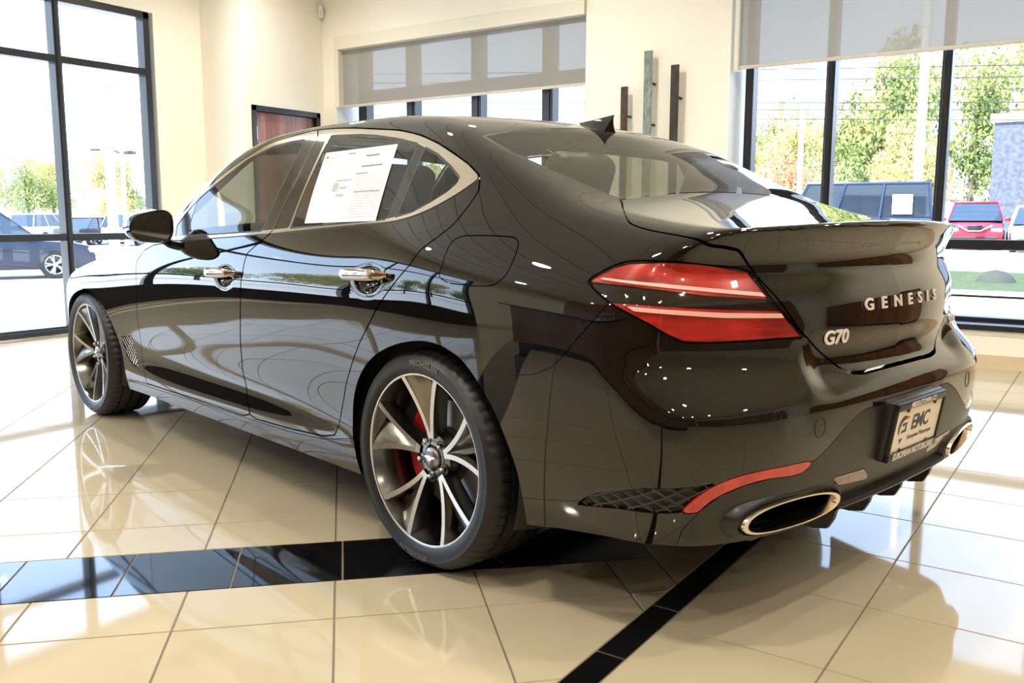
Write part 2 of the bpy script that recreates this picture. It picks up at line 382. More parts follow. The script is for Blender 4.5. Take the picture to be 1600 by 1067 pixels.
# ---- three metal strips on the wall
rustm = mat('rusted_steel', (.10, .062, .040), .6, metal=.4, noise=.5, nscale=14, bump=.2, bscale=120)
darkm = mat('dark_bronze', (.060, .046, .034), .55, metal=.4, noise=.35, nscale=10)
patm = mat('green_patina', (.30, .36, .32), .6, metal=.2, col2=(.14, .17, .155), nscale=9, stretch=(6, 6, 1.6))
pinm = mat('black_standoff', (.01, .01, .01), .4)
for (xa, wd, zt, zb, m_, lab, pins) in ((-2.110, .065, 2.125, 1.15, rustm, 'short rusty brown metal strip hung upright on the cream wall', (1.88,)),
                                  (-1.900, .075, 2.395, 1.05, patm, 'tall green patinated metal strip hung upright on the cream wall', (2.13, 1.80)),
                                  (-1.660, .072, 2.262, .95, darkm, 'dark bronze metal strip hung upright beside the window shade', (2.0, 1.64))):
    e = empty('wall_art_strip', (xa+wd/2, YB-.06, zb)); tagit(e, lab, 'wall art', 'metal strips on the cream wall')
    MB().b2((-wd/2, -.004, 0), (wd/2, .004, zt-zb), .001).build('metal_strip', m_, e)
    for pz in pins:
        MB().lathe([(.0001, .0), (.011, .0), (.011, .062), (.0001, .062)], 14, 'Y').build('standoff_pin', pinm, e, 40, loc=(wd/2-.001, 0, pz-zb))
# ---- alarm sensor in the corner
e = empty('motion_sensor', (XJ+.035, YB-.045, 3.10)); tagit(e, 'small white motion sensor mounted high in the room corner', 'sensor')
MB().box((0, 0, .065), (.06, .05, .125), .012, rz=math.radians(-40)).build('sensor_body', trimw, e, 40)
MB().box((.018, -.020, .05), (.035, .012, .05), .004, rz=math.radians(-40)).build('sensor_lens', mat('lens_white', (.7, .7, .66), .2), e)
# ---- reception furniture behind the camera (seen mirrored in the paint)
pan = empty('reception_wall', (.9, -5.9, 0)); tagit(pan, 'tall dark wood panelled reception wall with raised lettering', 'partition')
dw = mat('dark_walnut', (.22, .10, .045), .3, col2=(.11, .048, .022), nscale=2.5, stretch=(6, 6, .5), coat=.25)
for i in range(9):
    MB().b2((-5.4+i*1.2+.006, -.06, .12), (-5.4+(i+1)*1.2-.006, .06, 3.0), .006).build('wood_panel', dw, pan)
MB().b2((-5.4, -.08, 0), (5.4, .05, .12)).build('plinth', mat('black_plinth', (.01, .01, .01), .4), pan)
for txt_, zz_ in (('EUROPEAN', 1.95), ('MOTORCARS', 1.52)):
    V, F = text_tris(txt_, .34, .004, 1.35, depth=.012)
    pymesh('lettering', [(-v[0]-2.8, v[2]+.075, v[1]+zz_) for v in V], F, steelm, pan)

de = empty('reception_desk', (-.2, -3.95, 0)); tagit(de, 'long brown wooden reception desk with a black counter top', 'desk')
for i in range(5): MB().b2((-2.9+i*1.16+.004, -.30, .10), (-2.9+(i+1)*1.16-.004, .38, 1.08), .006).build('desk_panel', dw, de)
MB().b2((-2.98, -.38, 1.08), (2.98, .46, 1.12), .006).build('counter_top', MATS['gloss_counter'] if 'gloss_counter' in MATS else mat('gloss_counter', (.01, .01, .01), .1), de); MB().b2((-2.85, -.28, 0), (2.85, .34, .10)).build('plinth', MATS['black_plinth'], de)
cbn = empty('cabinet_wall', (XR-.28, -2.3, 0)); tagit(cbn, 'tall brown wooden cabinet wall along the side of the room', 'cabinet')
for i in range(7):
    c_ = MB().b2((-.25, -4.2+i*1.2+.004, .10), (.26, -4.2+(i+1)*1.2-.004, 2.7), .006).build('cabinet_door', dw, cbn)
    MB().b2((-.275, -4.2+i*1.2+1.08, .95), (-.25, -4.2+i*1.2+1.10, 1.25), .004).build('pull_handle', steelm, c_)
MB().b2((-.22, -4.2, 0), (.26, 4.2, .10)).build('plinth', MATS['black_plinth'], cbn)

sbd = empty('sideboard', (5.4, YB-.32, 0)); tagit(sbd, 'low brown wooden sideboard along the back wall beyond the window', 'cabinet')
for i in range(4): MB().b2((-2.2+i*1.1+.004, -.25, .08), (-2.2+(i+1)*1.1-.004, .26, 1.25), .006).build('cabinet_door', dw, sbd)
MB().b2((-2.24, -.29, 1.25), (2.24, .27, 1.29), .004).build('counter_top', MATS['gloss_counter'], sbd); MB().b2((-2.15, -.2, 0), (2.15, .26, .08)).build('plinth', MATS['black_plinth'], sbd)
# ---------- smooth 1D / 2D fields ----------
def ncs(xk,yk,x):
    """natural cubic spline through (xk,yk) (yk may be 2D: knots x n), linear outside"""
    xk=np.asarray(xk,float); yk=np.asarray(yk,float); one=yk.ndim==1
    if one: yk=yk[:,None]
    n=len(xk); h=np.diff(xk); A=np.zeros((n,n)); B=np.zeros_like(yk); A[0,0]=A[-1,-1]=1
    for i in range(1,n-1):
        A[i,i-1]=h[i-1];A[i,i]=2*(h[i-1]+h[i]);A[i,i+1]=h[i]
        B[i]=6*((yk[i+1]-yk[i])/h[i]-(yk[i]-yk[i-1])/h[i-1])
    m=np.linalg.solve(A,B); x=np.asarray(x,float); xc=np.clip(x,xk[0],xk[-1])
    i=np.clip(np.searchsorted(xk,xc)-1,0,n-2); t=xc-xk[i]; hh=h[i]
    t=t[:,None];hh=hh[:,None]
    s=(yk[i+1]-yk[i])/hh-hh*(2*m[i]+m[i+1])/6
    v=yk[i]+t*(s+t*(m[i]/2+t*(m[i+1]-m[i])/(6*hh)))
    s0=(yk[1]-yk[0])/h[0]-h[0]*m[1]/6; s1=(yk[-1]-yk[-2])/h[-1]+h[-1]*m[-2]/6
    v=v+np.minimum(x-xk[0],0)[:,None]*s0+np.maximum(x-xk[-1],0)[:,None]*s1
    return v[:,0] if one else v
def pch(xk,yk,x):
    """monotone cubic (no overshoot)"""
    xk=np.asarray(xk,float); yk=np.asarray(yk,float); h=np.diff(xk); d=np.diff(yk)/h; m=np.zeros_like(yk)
    w1=2*h[1:]+h[:-1]; w2=h[1:]+2*h[:-1]; ok=d[1:]*d[:-1]>0
    with np.errstate(all='ignore'): mm=(w1+w2)/(w1/d[:-1]+w2/d[1:])
    m[1:-1]=np.where(ok,mm,0); m[0]=d[0];m[-1]=d[-1]
    x=np.asarray(x,float); i=np.clip(np.searchsorted(xk,x)-1,0,len(xk)-2); t=(x-xk[i])/h[i]
    tc=np.clip(t,0,1); t2=tc*tc;t3=t2*tc
    v=(2*t3-3*t2+1)*yk[i]+(t3-2*t2+tc)*h[i]*m[i]+(3*t2-2*t3)*yk[i+1]+(t3-t2)*h[i]*m[i+1]
    return v+np.minimum(t,0)*h[i]*m[0]+np.maximum(t-1,0)*h[i]*m[-1]
def gblur(a,s,ax):
    if s<=0: return a
    r=int(3*s+1); k=np.exp(-.5*(np.arange(-r,r+1)/s)**2); k/=k.sum()
    a=np.moveaxis(a,ax,0); pad=np.concatenate([a[:1]+(a[:1]-a[1:2])*np.arange(r,0,-1).reshape(-1,*[1]*(a.ndim-1)),a,a[-1:]+(a[-1:]-a[-2:-1])*np.arange(1,r+1).reshape(-1,*[1]*(a.ndim-1))])
    out=sum(k[i]*pad[i:i+a.shape[0]] for i in range(2*r+1))
    return np.moveaxis(out,0,ax)
class Fld:
    def __init__(s,a0,da,b0,db,T): s.a0,s.da,s.b0,s.db,s.T=a0,da,b0,db,T
    def __call__(s,a,b):
        a,b=np.broadcast_arrays((np.asarray(a)-s.a0)/s.da,(np.asarray(b)-s.b0)/s.db)
        n,m=s.T.shape; a=np.clip(a,1,n-2.001); b=np.clip(b,1,m-2.001)
        i=a.astype(int);j=b.astype(int);u=a-i;v=b-j
        wu=[(1-u)**3/6,(3*u**3-6*u*u+4)/6,(-3*u**3+3*u*u+3*u+1)/6,u**3/6]
        wv=[(1-v)**3/6,(3*v**3-6*v*v+4)/6,(-3*v**3+3*v*v+3*v+1)/6,v**3/6]
        T=s.T; out=0
        for p in range(4):
            r=0
            for q in range(4): r=r+wv[q]*T[i+p-1,j+q-1]
            out=out+wu[p]*r
        return out
def smax(a,b,k):
    h=np.maximum(k-np.abs(a-b),0)/k
    return np.maximum(a,b)+h*h*h*k/6
# ---------- body definition (x forward from rear axle, y left, z up) ----------
XS=[-1.10,-.85,-.60,-.35,0,.35,.7,1.1,1.5,1.9,2.3,2.6,2.835,3.1,3.4,3.7]
ZS=[.12,.20,.28,.36,.44,.54,.64,.72,.80,.88,.95,1.02,1.10,1.20,1.30,1.40]
YT=np.array([
[.73,.77,.79,.80,.808,.815,.815,.81,.795,.76,.705,.645,.58,.50,.44,.37],
[.80,.82,.840,.853,.861,.866,.868,.868,.858,.828,.775,.71,.65,.58,.52,.45],
[.84,.85,.864,.876,.885,.891,.894,.896,.893,.872,.825,.760,.695,.63,.57,.50],
[.85,.86,.876,.890,.900,.907,.911,.913,.911,.897,.862,.810,.745,.68,.62,.55],
[.85,.87,.890,.902,.910,.916,.920,.923,.923,.915,.890,.850,.797,.73,.665,.59],
[.845,.865,.882,.880,.886,.900,.909,.915,.917,.904,.876,.838,.793,.732,.668,.595],
[.842,.862,.880,.872,.874,.889,.902,.909,.911,.897,.867,.830,.788,.729,.666,.595],
[.84,.86,.879,.868,.869,.886,.899,.907,.909,.893,.862,.825,.785,.727,.665,.595],
[.84,.86,.878,.867,.868,.884,.897,.905,.906,.888,.855,.818,.779,.722,.660,.59],
[.84,.86,.877,.868,.869,.884,.897,.904,.902,.880,.843,.805,.765,.710,.650,.58],
[.84,.86,.875,.874,.878,.891,.902,.906,.898,.868,.825,.780,.740,.68,.62,.55],
[.85,.87,.880,.887,.893,.903,.911,.912,.898,.860,.810,.760,.70,.64,.58,.51],
[.85,.87,.880,.888,.896,.907,.915,.914,.895,.850,.790,.730,.67,.61,.55,.48],
[.84,.86,.872,.880,.888,.898,.903,.898,.870,.810,.740,.68,.62,.55,.49,.42],
[.78,.80,.810,.820,.830,.838,.840,.830,.795,.730,.66,.60,.53,.46,.40,.33],
[.62,.66,.680,.700,.705,.710,.700,.685,.650,.580,.51,.45,.38,.31,.25,.18]])
CEN=[(-1.2,.99),(-1.05,1.026),(-1.0,1.034),(-.92,1.035),(-.80,1.043),(-.66,1.062),(-.55,1.084),(-.47,1.106),(-.3,1.178),(-.1,1.27),(.1,1.350),(.3,1.389),(.6,1.406),(1.0,1.408),(1.4,1.393),(1.7,1.342),(2.0,1.22),(2.3,1.075),(2.48,.995),(2.7,.955),(3.0,.91),(3.3,.84),(3.5,.77),(3.7,.65)]
BOW=[(-1.2,-.05),(-.7,-.05),(-.3,-.1),(.2,-.12),(.8,0),(1.4,.3),(1.8,.5),(2.4,.5),(3,.3),(3.7,.2)]
CRN=[(-1.2,.05),(-.8,.05),(-.5,.05),(0,.06),(.6,.055),(1.4,.06),(2.2,.10),(3,.12),(3.7,.12)]
REAR=[(.10,-.86),(.20,-.92),(.28,-.985),(.36,-1.018),(.44,-1.034),(.52,-1.04),(.585,-1.04),(.625,-1.022),(.66,-.99),(.70,-.99),(.76,-.996),(.82,-.993),(.88,-.975),(.912,-.960),(.94,-.962),(.98,-.98),(1.03,-1.0),(1.1,-1.01),(1.5,-1.01)]
PLAN=[(0,0),(.2,.008),(.3,.018),(.4,.034),(.5,.057),(.6,.088),(.7,.13),(.8,.19),(.9,.275),(1.0,.39)]
REARS=[(.10,-.86),(.20,-.92),(.28,-.985),(.36,-1.018),(.44,-1.034),(.52,-1.041),(.585,-1.039),(.62,-1.034),(.66,-1.025),(.70,-1.011),(.74,-.996),(.77,-.993),(.82,-.993),(.88,-.975),(.912,-.960),(.94,-.962),(.98,-.98),(1.03,-1.0),(1.1,-1.01),(1.5,-1.01)]
PLNB=[(0,0),(.2,.004),(.4,.016),(.55,.034),(.7,.075),(.8,.125),(.9,.21),(1,.33)]
FRNT=[(.1,3.5),(.2,3.59),(.35,3.64),(.5,3.66),(.65,3.64),(.75,3.58),(.85,3.45),(1.0,3.2),(1.5,2.6)]
FPLN=[(0,0),(.2,.02),(.4,.06),(.6,.14),(.75,.26),(.85,.40),(1.0,.65)]
KST=[(-1.2,.09),(-.6,.11),(-.3,.11),(.1,.09),(.6,.075),(1.6,.075),(2.2,.06),(3,.08),(3.7,.1)]
POCK=[((1.205,.915,.812),(.060,.040,.036)),((.232,.922,.852),(.064,.040,.037))]
class Body:
    def __init__(s):
        d=.01
        xg=np.arange(-1.25,3.9,d); zg=np.arange(.05,1.55,d); yg=np.arange(-.05,1.1,d)
        t=ncs(ZS,YT.T,zg)              # z x stations
        T=ncs(XS,t.T,xg)               # x x z
        T=gblur(T,3,0)
        s.Ys=Fld(xg[0],d,zg[0],d,T)
        xc,zc=np.array(CEN).T
        fine=np.arange(-1.4,4.2,.005); cz=gblur(pch(xc,zc,fine),5,0)
        X,Y=np.meshgrid(xg,yg,indexing='ij')
        bow=np.interp(X,*np.array(BOW).T); crn=np.interp(X,*np.array(CRN).T)
        bow=gblur(bow,8,0);crn=gblur(crn,8,0)
        Z=np.interp(X+bow*Y*Y,fine,cz)-crn*Y*Y
        s.Zt=Fld(xg[0],d,yg[0],d,Z)
        def cap(prof,plan,sg):
            zz,xx=np.array(prof).T; py,pv=np.array(plan).T
            pr=gblur(pch(zz,xx,zg),1.2,0); pl=ncs(py,pv,np.abs(yg))[:,None]
            if sg>0:
                w=np.clip((zg-.58)/.12,0,1); w=w*w*(3-2*w); pl=pl*w+ncs(*np.array(PLNB).T,np.abs(yg))[:,None]*(1-w)
            if sg>0:
                zz2,xx2=np.array(REARS).T; pr2=gblur(pch(zz2,xx2,zg),1.2,0); wy=np.clip((np.abs(yg)-.38)/.12,0,1)[:,None]; wy=wy*wy*(3-2*wy)
                return Fld(yg[0],d,zg[0],d,pr[None,:]*(1-wy)+pr2[None,:]*wy+pl)
            return Fld(yg[0],d,zg[0],d,pr[None,:]+sg*pl)
        s.Xr=cap(REAR,PLAN,1); s.Xf=cap(FRNT,FPLN,-1)
        s.kst=Fld(xg[0],d,0,1,np.repeat(gblur(np.interp(xg,*np.array(KST).T),6,0)[:,None],6,1))
    def comb(s,a,b,c,e,k):
        w=smax(smax(a,c,.10),e,.12)
        t=np.clip((a-c+.06)/.12,0,1); t=t*t*(3-2*t)     # 1 where the side dominates, 0 where the rear does
        kk=.022+(k-.022)*t
        return smax(w,b,kk)
    def grad(s,P,h=.0015):
        g=np.empty_like(P)
        for i in range(3):
            d=np.zeros(3);d[i]=h
            g[...,i]=(s.F(P+d)-s.F(P-d))/(2*h)
        return g
    def F(s,P):
        x,y,z=P[...,0],np.abs(P[...,1]),P[...,2]
        return s.pock(s.comb(y-s.Ys(x,z),z-s.Zt(x,y),s.Xr(y,z)-x,x-s.Xf(y,z),s.kst(x,2.0)),x,y,z)
    def pock(s,f,x,y,z):
        for c,r in POCK:      # hollows behind the door handles
            e=np.sqrt(((x-c[0])/r[0])**2+((y-c[1])/r[1])**2+((z-c[2])/r[2])**2)
            f=smax(f,(1-e)*.03,.02)
        return f
    def project(s,P,n=3):
        for _ in range(n):
            f=s.F(P); g=s.grad(P); P=P-g*(f/np.maximum((g*g).sum(-1),1e-6))[...,None]
        g=s.grad(P); return P,g/np.linalg.norm(g,axis=-1,keepdims=True)
    def mesh(s,h=.0125,x0=-1.12,x1=3.76,y0=-.02,z0=.13,z1=1.46,y1=.97):
        xs=np.arange(x0,x1,h);ys=np.arange(y0,y1,h);zs=np.arange(z0,z1,h)
        a=ys[None,:,None]-s.Ys(xs[:,None],zs[None,:])[:,None,:]
        b=zs[None,None,:]-s.Zt(xs[:,None],np.abs(ys)[None,:])[:,:,None]
        c=s.Xr(np.abs(ys)[:,None],zs[None,:])[None]-xs[:,None,None]
        e=xs[:,None,None]-s.Xf(np.abs(ys)[:,None],zs[None,:])[None]
        G=s.comb(a,b,c,e,s.kst(xs,2.0)[:,None,None])
        for c,r in POCK:
            sl=tuple(slice(*np.searchsorted(g,(c[i]-.16,c[i]+.16))) for i,g in enumerate((xs,ys,zs)))
            G[sl]=s.pock(G[sl],xs[sl[0]][:,None,None],ys[sl[1]][None,:,None],zs[sl[2]][None,None,:])
        V,Q=nets(G,xs,ys,zs)
        V,N=s.project(V)
        return V,Q,N
    def ray(s,C,D,t0=.5,t1=9,n=600):
        """first hit of rays C+tD (D not normalised ok)"""
        D=D/np.linalg.norm(D,axis=-1,keepdims=True)
        ts=np.linspace(t0,t1,n); f=np.stack([s.F(C+D*t) for t in ts])
        ins=f<0; hit=ins.any(0); i=np.argmax(ins,0); i=np.maximum(i,1)
        lo=ts[i-1];hi=ts[i]
        for _ in range(30):
            m=(lo+hi)/2; fm=s.F(C+D*m[:,None]); hi=np.where(fm<0,m,hi); lo=np.where(fm<0,lo,m)
        P=C+D*((lo+hi)/2)[:,None]; P[~hit]=np.nan
        return P
def nets(G,xs,ys,zs):
    ins=G<0; nx,ny,nz=G.shape
    c=np.zeros((nx-1,ny-1,nz-1),np.int8)
    for i in(0,1):
        for j in(0,1):
            for k in(0,1): c+=ins[i:nx-1+i,j:ny-1+j,k:nz-1+k]
    act=(c>0)&(c<8); I=np.argwhere(act); idx=np.full(act.shape,-1,np.int64); idx[act]=np.arange(len(I))
    acc=np.zeros((len(I),3)); cnt=np.zeros(len(I))
    cor=[(i,j,k) for i in(0,1) for j in(0,1) for k in(0,1)]
    for a in cor:
        for b in cor:
            if sum(abs(np.subtract(a,b)))!=1 or a>b: continue
            ga=G[I[:,0]+a[0],I[:,1]+a[1],I[:,2]+a[2]]; gb=G[I[:,0]+b[0],I[:,1]+b[1],I[:,2]+b[2]]
            m=(ga<0)!=(gb<0); t=np.where(m,ga/np.where(m,ga-gb,1),0)
            pt=np.array(a)+t[:,None]*(np.array(b)-np.array(a))
            acc[m]+=pt[m]; cnt[m]+=1
    L=I+acc/cnt[:,None]
    V=np.stack([xs[0]+L[:,0]*(xs[1]-xs[0]),ys[0]+L[:,1]*(ys[1]-ys[0]),zs[0]+L[:,2]*(zs[1]-zs[0])],1)
    quads=[]
    for ax in range(3):
        sl0=[slice(None)]*3;sl1=[slice(None)]*3;sl0[ax]=slice(0,-1);sl1[ax]=slice(1,None)
        A=ins[tuple(sl0)];B=ins[tuple(sl1)]; E=np.argwhere(A!=B)
        o=[i for i in range(3) if i!=ax]
        ok=(E[:,o[0]]>0)&(E[:,o[1]]>0)&(E[:,o[0]]<G.shape[o[0]]-1)&(E[:,o[1]]<G.shape[o[1]]-1); E=E[ok]
        fl=A[tuple(E.T)]
        q=[]
        for (u,v) in((-1,-1),(0,-1),(0,0),(-1,0)):
            e=E.copy(); e[:,o[0]]+=u;e[:,o[1]]+=v; q.append(idx[tuple(e.T)])
        q=np.stack(q,1)
        flip=fl if ax!=1 else ~fl
        q[~flip]=q[~flip][:,::-1]
        quads.append(q)
    return V,np.concatenate(quads)
# ================================================================== THE SEDAN (local frame: x forward from the rear axle, y left, z up)
BODY = Body()
OUTL = {
'chrome_out': [(1.895, 1.004), (1.805, 1.064), (1.691, 1.145), (1.546, 1.234), (1.393, 1.299), (1.311, 1.329), (1.09, 1.356), (0.9806, 1.363), (0.8653, 1.361), (0.7089, 1.351), (0.554, 1.336), (0.4146, 1.322), (0.2741, 1.296), (0.1592, 1.264), (0.0625, 1.229), (-0.0314, 1.191), (-0.0865, 1.161), (-0.0984, 1.148), (-0.0806, 1.129), (-0.0356, 1.097), (0.0319, 1.063), (0.1144, 1.038), (0.2166, 1.023), (0.378, 1.014), (0.6613, 0.9963), (0.9505, 0.9768), (1.055, 0.9717), (1.363, 0.9555), (1.724, 0.9381), (1.835, 0.9469)],
'glass_f': [(1.657, 0.9608), (1.697, 1.034), (1.716, 1.101), (1.678, 1.133), (1.56, 1.195), (1.424, 1.268), (1.254, 1.315), (1.126, 1.327), (1.028, 1.33), (1.015, 1.313), (1.012, 0.9876), (1.108, 0.9828), (1.373, 0.9704)],
'pil_f': [(1.028, 1.33), (0.9359, 1.334), (0.9319, 0.9932), (1.012, 0.9876), (1.015, 1.313)],
'pil_r': [(0.9292, 1.334), (0.8594, 1.333), (0.8209, 1), (0.9247, 0.9933)],
'glass_r': [(0.84, 1.332), (0.6351, 1.322), (0.5277, 1.311), (0.3847, 1.291), (0.2645, 1.268), (0.2321, 1.033), (0.338, 1.027), (0.5818, 1.013), (0.8091, 1)],
'glass_q': [(0.2158, 1.254), (0.1303, 1.227), (0.0401, 1.187), (-0.0205, 1.153), (-0.0233, 1.137), (-0.0013, 1.113), (0.0472, 1.084), (0.1121, 1.055), (0.1866, 1.04)],
'door_f': [(2.115, 0.8376), (2.067, 0.8881), (1.987, 0.9129), (1.839, 0.9275), (1.895, 1.004), (1.808, 1.067), (1.695, 1.147), (1.55, 1.237), (1.397, 1.302), (1.316, 1.331), (1.095, 1.359), (0.977, 1.366), (0.9327, 1.334), (0.9281, 0.9932), (0.9457, 0.9769), (0.9958, 0.946), (1.057, 0.9048), (1.057, 0.8367), (1.078, 0.7283), (1.124, 0.5771), (1.161, 0.4459), (1.129, 0.3372), (1.093, 0.286), (1.153, 0.2735), (1.62, 0.2714), (2.119, 0.2661), (2.174, 0.3776), (2.148, 0.5635), (2.099, 0.7454)],
'door_r': [(0.9754, 1.366), (0.8701, 1.364), (0.7125, 1.354), (0.5568, 1.339), (0.417, 1.325), (0.2762, 1.299), (0.161, 1.266), (0.064, 1.231), (-0.0299, 1.192), (-0.0893, 1.161), (-0.1092, 1.139), (-0.1224, 1.113), (-0.1171, 1.078), (-0.1045, 1.039), (-0.0911, 1.016), (-0.0557, 0.985), (-0.0037, 0.9482), (0.0261, 0.9032), (0.0971, 0.8401), (0.1697, 0.7739), (0.2275, 0.7105), (0.2808, 0.6563), (0.3306, 0.5934), (0.3949, 0.5047), (0.4501, 0.4089), (0.4744, 0.3503), (0.4946, 0.3143), (0.5665, 0.2991), (0.7815, 0.2858), (1.047, 0.2773), (1.09, 0.2864), (1.126, 0.3375), (1.158, 0.4463), (1.121, 0.5774), (1.076, 0.7284), (1.055, 0.8369), (1.055, 0.9049), (0.9933, 0.946), (0.9433, 0.9769), (0.9271, 0.9932)],
'fuel': [(-0.1117, 0.8816), (-0.116, 0.9079), (-0.1152, 0.9425), (-0.1222, 0.9739), (-0.1508, 0.9874), (-0.2033, 0.9908), (-0.3038, 0.9897), (-0.3399, 0.9861), (-0.3566, 0.9734), (-0.366, 0.938), (-0.3581, 0.8926), (-0.3362, 0.8722), (-0.3089, 0.8634), (-0.2164, 0.861), (-0.1444, 0.8659)],
'arch_r': [(0.3589, 0.2037), (0.3689, 0.2843), (0.386, 0.3555), (0.3678, 0.4445), (0.3115, 0.5337), (0.2309, 0.6057), (0.1298, 0.6551), (0.0294, 0.6831), (-0.0614, 0.6943), (-0.1447, 0.685), (-0.2144, 0.6573), (-0.2817, 0.5976), (-0.3315, 0.5354), (-0.373, 0.4591), (-0.4014, 0.382), (-0.4117, 0.2983), (-0.4133, 0.2309)],
'arch_f': [(2.999, 0.6192), (2.791, 0.6695), (2.619, 0.6475), (2.502, 0.566), (2.424, 0.4451), (2.382, 0.3065), (2.371, 0.2142)],
'vent': [(2.388, 0.4613), (2.256, 0.4802), (2.245, 0.4159), (2.219, 0.3326), (2.28, 0.3346), (2.35, 0.3702)],
'lamp': [(0.1743, 0.8909), (0.1656, 0.8995), (0.1178, 0.9268), (0.0817, 0.9388), (0.0022, 0.9404), (-0.1031, 0.9304), (-0.2091, 0.9126), (-0.2537, 0.8597), (-0.3029, 0.8052), (-0.3582, 0.7507), (-0.2978, 0.7514), (-0.1781, 0.7513), (-0.1035, 0.7518), (-0.0457, 0.7545), (-0.0106, 0.7683), (0.0377, 0.796), (0.1304, 0.8453), (0.1697, 0.881)],
'lamp_up': [(0.1709, 0.8919), (0.1634, 0.8996), (0.1179, 0.9246), (0.0819, 0.9359), (0.0022, 0.9374), (-0.1032, 0.9279), (-0.2057, 0.9107), (-0.2374, 0.8743), (-0.2548, 0.85), (-0.1016, 0.8624), (0.0033, 0.8769), (0.0884, 0.8872)],
'lamp_lo': [(0.1276, 0.8447), (0.0823, 0.8432), (0.0378, 0.8404), (-0.0653, 0.8329), (-0.1846, 0.8248), (-0.288, 0.8176), (-0.3515, 0.7529), (-0.2977, 0.7545), (-0.1781, 0.7543), (-0.1029, 0.7548), (-0.0456, 0.7581), (-0.0105, 0.7721), (0.0374, 0.799)],
'bar_up': [(0.1505, 0.8973), (0.1418, 0.9009), (0.0029, 0.8897), (-0.1388, 0.8752), (-0.2384, 0.8647), (-0.2498, 0.8547), (-0.1392, 0.8665), (0.0032, 0.8818)],
'bar_lo': [(0.0923, 0.8385), (0.0041, 0.8318), (-0.1382, 0.8206), (-0.2917, 0.812), (-0.3013, 0.8007), (-0.1385, 0.8087), (-0.0304, 0.8182), (0.0753, 0.8275)],
'trunk': [(0.7953, 0.5563), (0.7123, 0.6443), (0.6059, 0.7158), (0.5398, 0.7285), (0.37, 0.7289), (0.2659, 0.7145), (0.2292, 0.6534), (0.2144, 0.6227), (0.1659, 0.5817), (0.0901, 0.5442), (0.0103, 0.4959), (-0.0526, 0.4418), (-0.091, 0.394), (-0.114, 0.3554), (-0.1451, 0.291), (-0.1501, 0.2393), (-0.1484, 0.1262), (-0.1473, 0.0199)],
'bumper_seam': [(0.4571, 0.6149), (0.4141, 0.6241), (0.3592, 0.6385), (0.2979, 0.6535), (0.255, 0.6804), (0.2325, 0.7083), (0.2068, 0.7459), (0.1674, 0.7971), (0.1304, 0.8438)],
'dif': [(-0.3637, 0.4555), (-0.381, 0.459), (-0.4334, 0.4936), (-0.4982, 0.538), (-0.545, 0.5567), (-0.6231, 0.5553), (-0.7334, 0.5551)],
'dif_lo': [(-0.3434, 0.4344), (-0.2436, 0.4366), (-0.1813, 0.4296), (-0.1231, 0.4109), (-0.0718, 0.3726)],
'refl': [(-0.0373, 0.3744), (-0.0666, 0.4084), (-0.0915, 0.4276), (-0.121, 0.4422), (-0.1793, 0.4567), (-0.2742, 0.4617), (-0.3704, 0.4564), (-0.3434, 0.4344), (-0.2436, 0.4366), (-0.1813, 0.4296), (-0.1231, 0.4109), (-0.0938, 0.3925), (-0.0718, 0.3726)],
'grille': [(0.1934, 0.3371), (0.1868, 0.3486), (0.1769, 0.3604), (0.1498, 0.3814), (0.0463, 0.4241), (-0.1102, 0.4426), (-0.0658, 0.4097), (-0.0331, 0.3726), (0.0957, 0.3572)],
'bot': [(0.3167, 0.2392), (0.2268, 0.2652), (0.1221, 0.2956), (0.0108, 0.3205), (-0.1581, 0.3069), (-0.248, 0.2882)],
'rglass': [(0.0256, 0.6234), (0.0449, 0.488), (0.0581, 0.3315), (0.0787, 0.155), (-0.4449, 0.5475), (-0.311, 0.5775), (-0.2088, 0.6019), (-0.1043, 0.6292)],
'rev': [(-0.4436, 0.3939), (-0.4737, 0.3641), (-0.5805, 0.3525), (-0.5835, 0.3645), (-0.5625, 0.3899), (-0.4714, 0.3945)],
'sail': [(1.657, 0.9608), (1.697, 1.034), (1.716, 1.101), (1.678, 1.133), (1.71, 1.12), (1.779, 1.058), (1.823, 1.002), (1.784, 0.9533)],
'bar_q': [(0.2648, 1.269), (0.2158, 1.254), (0.1866, 1.04), (0.2321, 1.033)]}
def resample(P, closed=True, n=5, smooth=True):
    P = np.asarray(P, float)
    if not smooth: return P
    m = len(P); out = []
    for i in range(m if closed else m-1):
        p0, p1, p2, p3 = (P[(i-1) % m] if closed or i > 0 else 2*P[0]-P[1]), P[i], P[(i+1) % m], (P[(i+2) % m] if closed or i < m-2 else 2*P[-1]-P[-2])
        d01, d12, d23 = [max(np.linalg.norm(q), 1e-5)**.5 for q in (p1-p0, p2-p1, p3-p2)]
        m1 = d12*((p1-p0)/d01-(p2-p0)/(d01+d12)+(p2-p1)/d12); m2 = d12*((p2-p1)/d12-(p3-p1)/(d12+d23)+(p3-p2)/d23)
        for k in range(n):
            t = k/n; out.append((2*t**3-3*t*t+1)*p1+(t**3-2*t*t+t)*m1+(3*t*t-2*t**3)*p2+(t**3-t*t)*m2)
    if not closed: out.append(P[-1])
    return np.array(out)
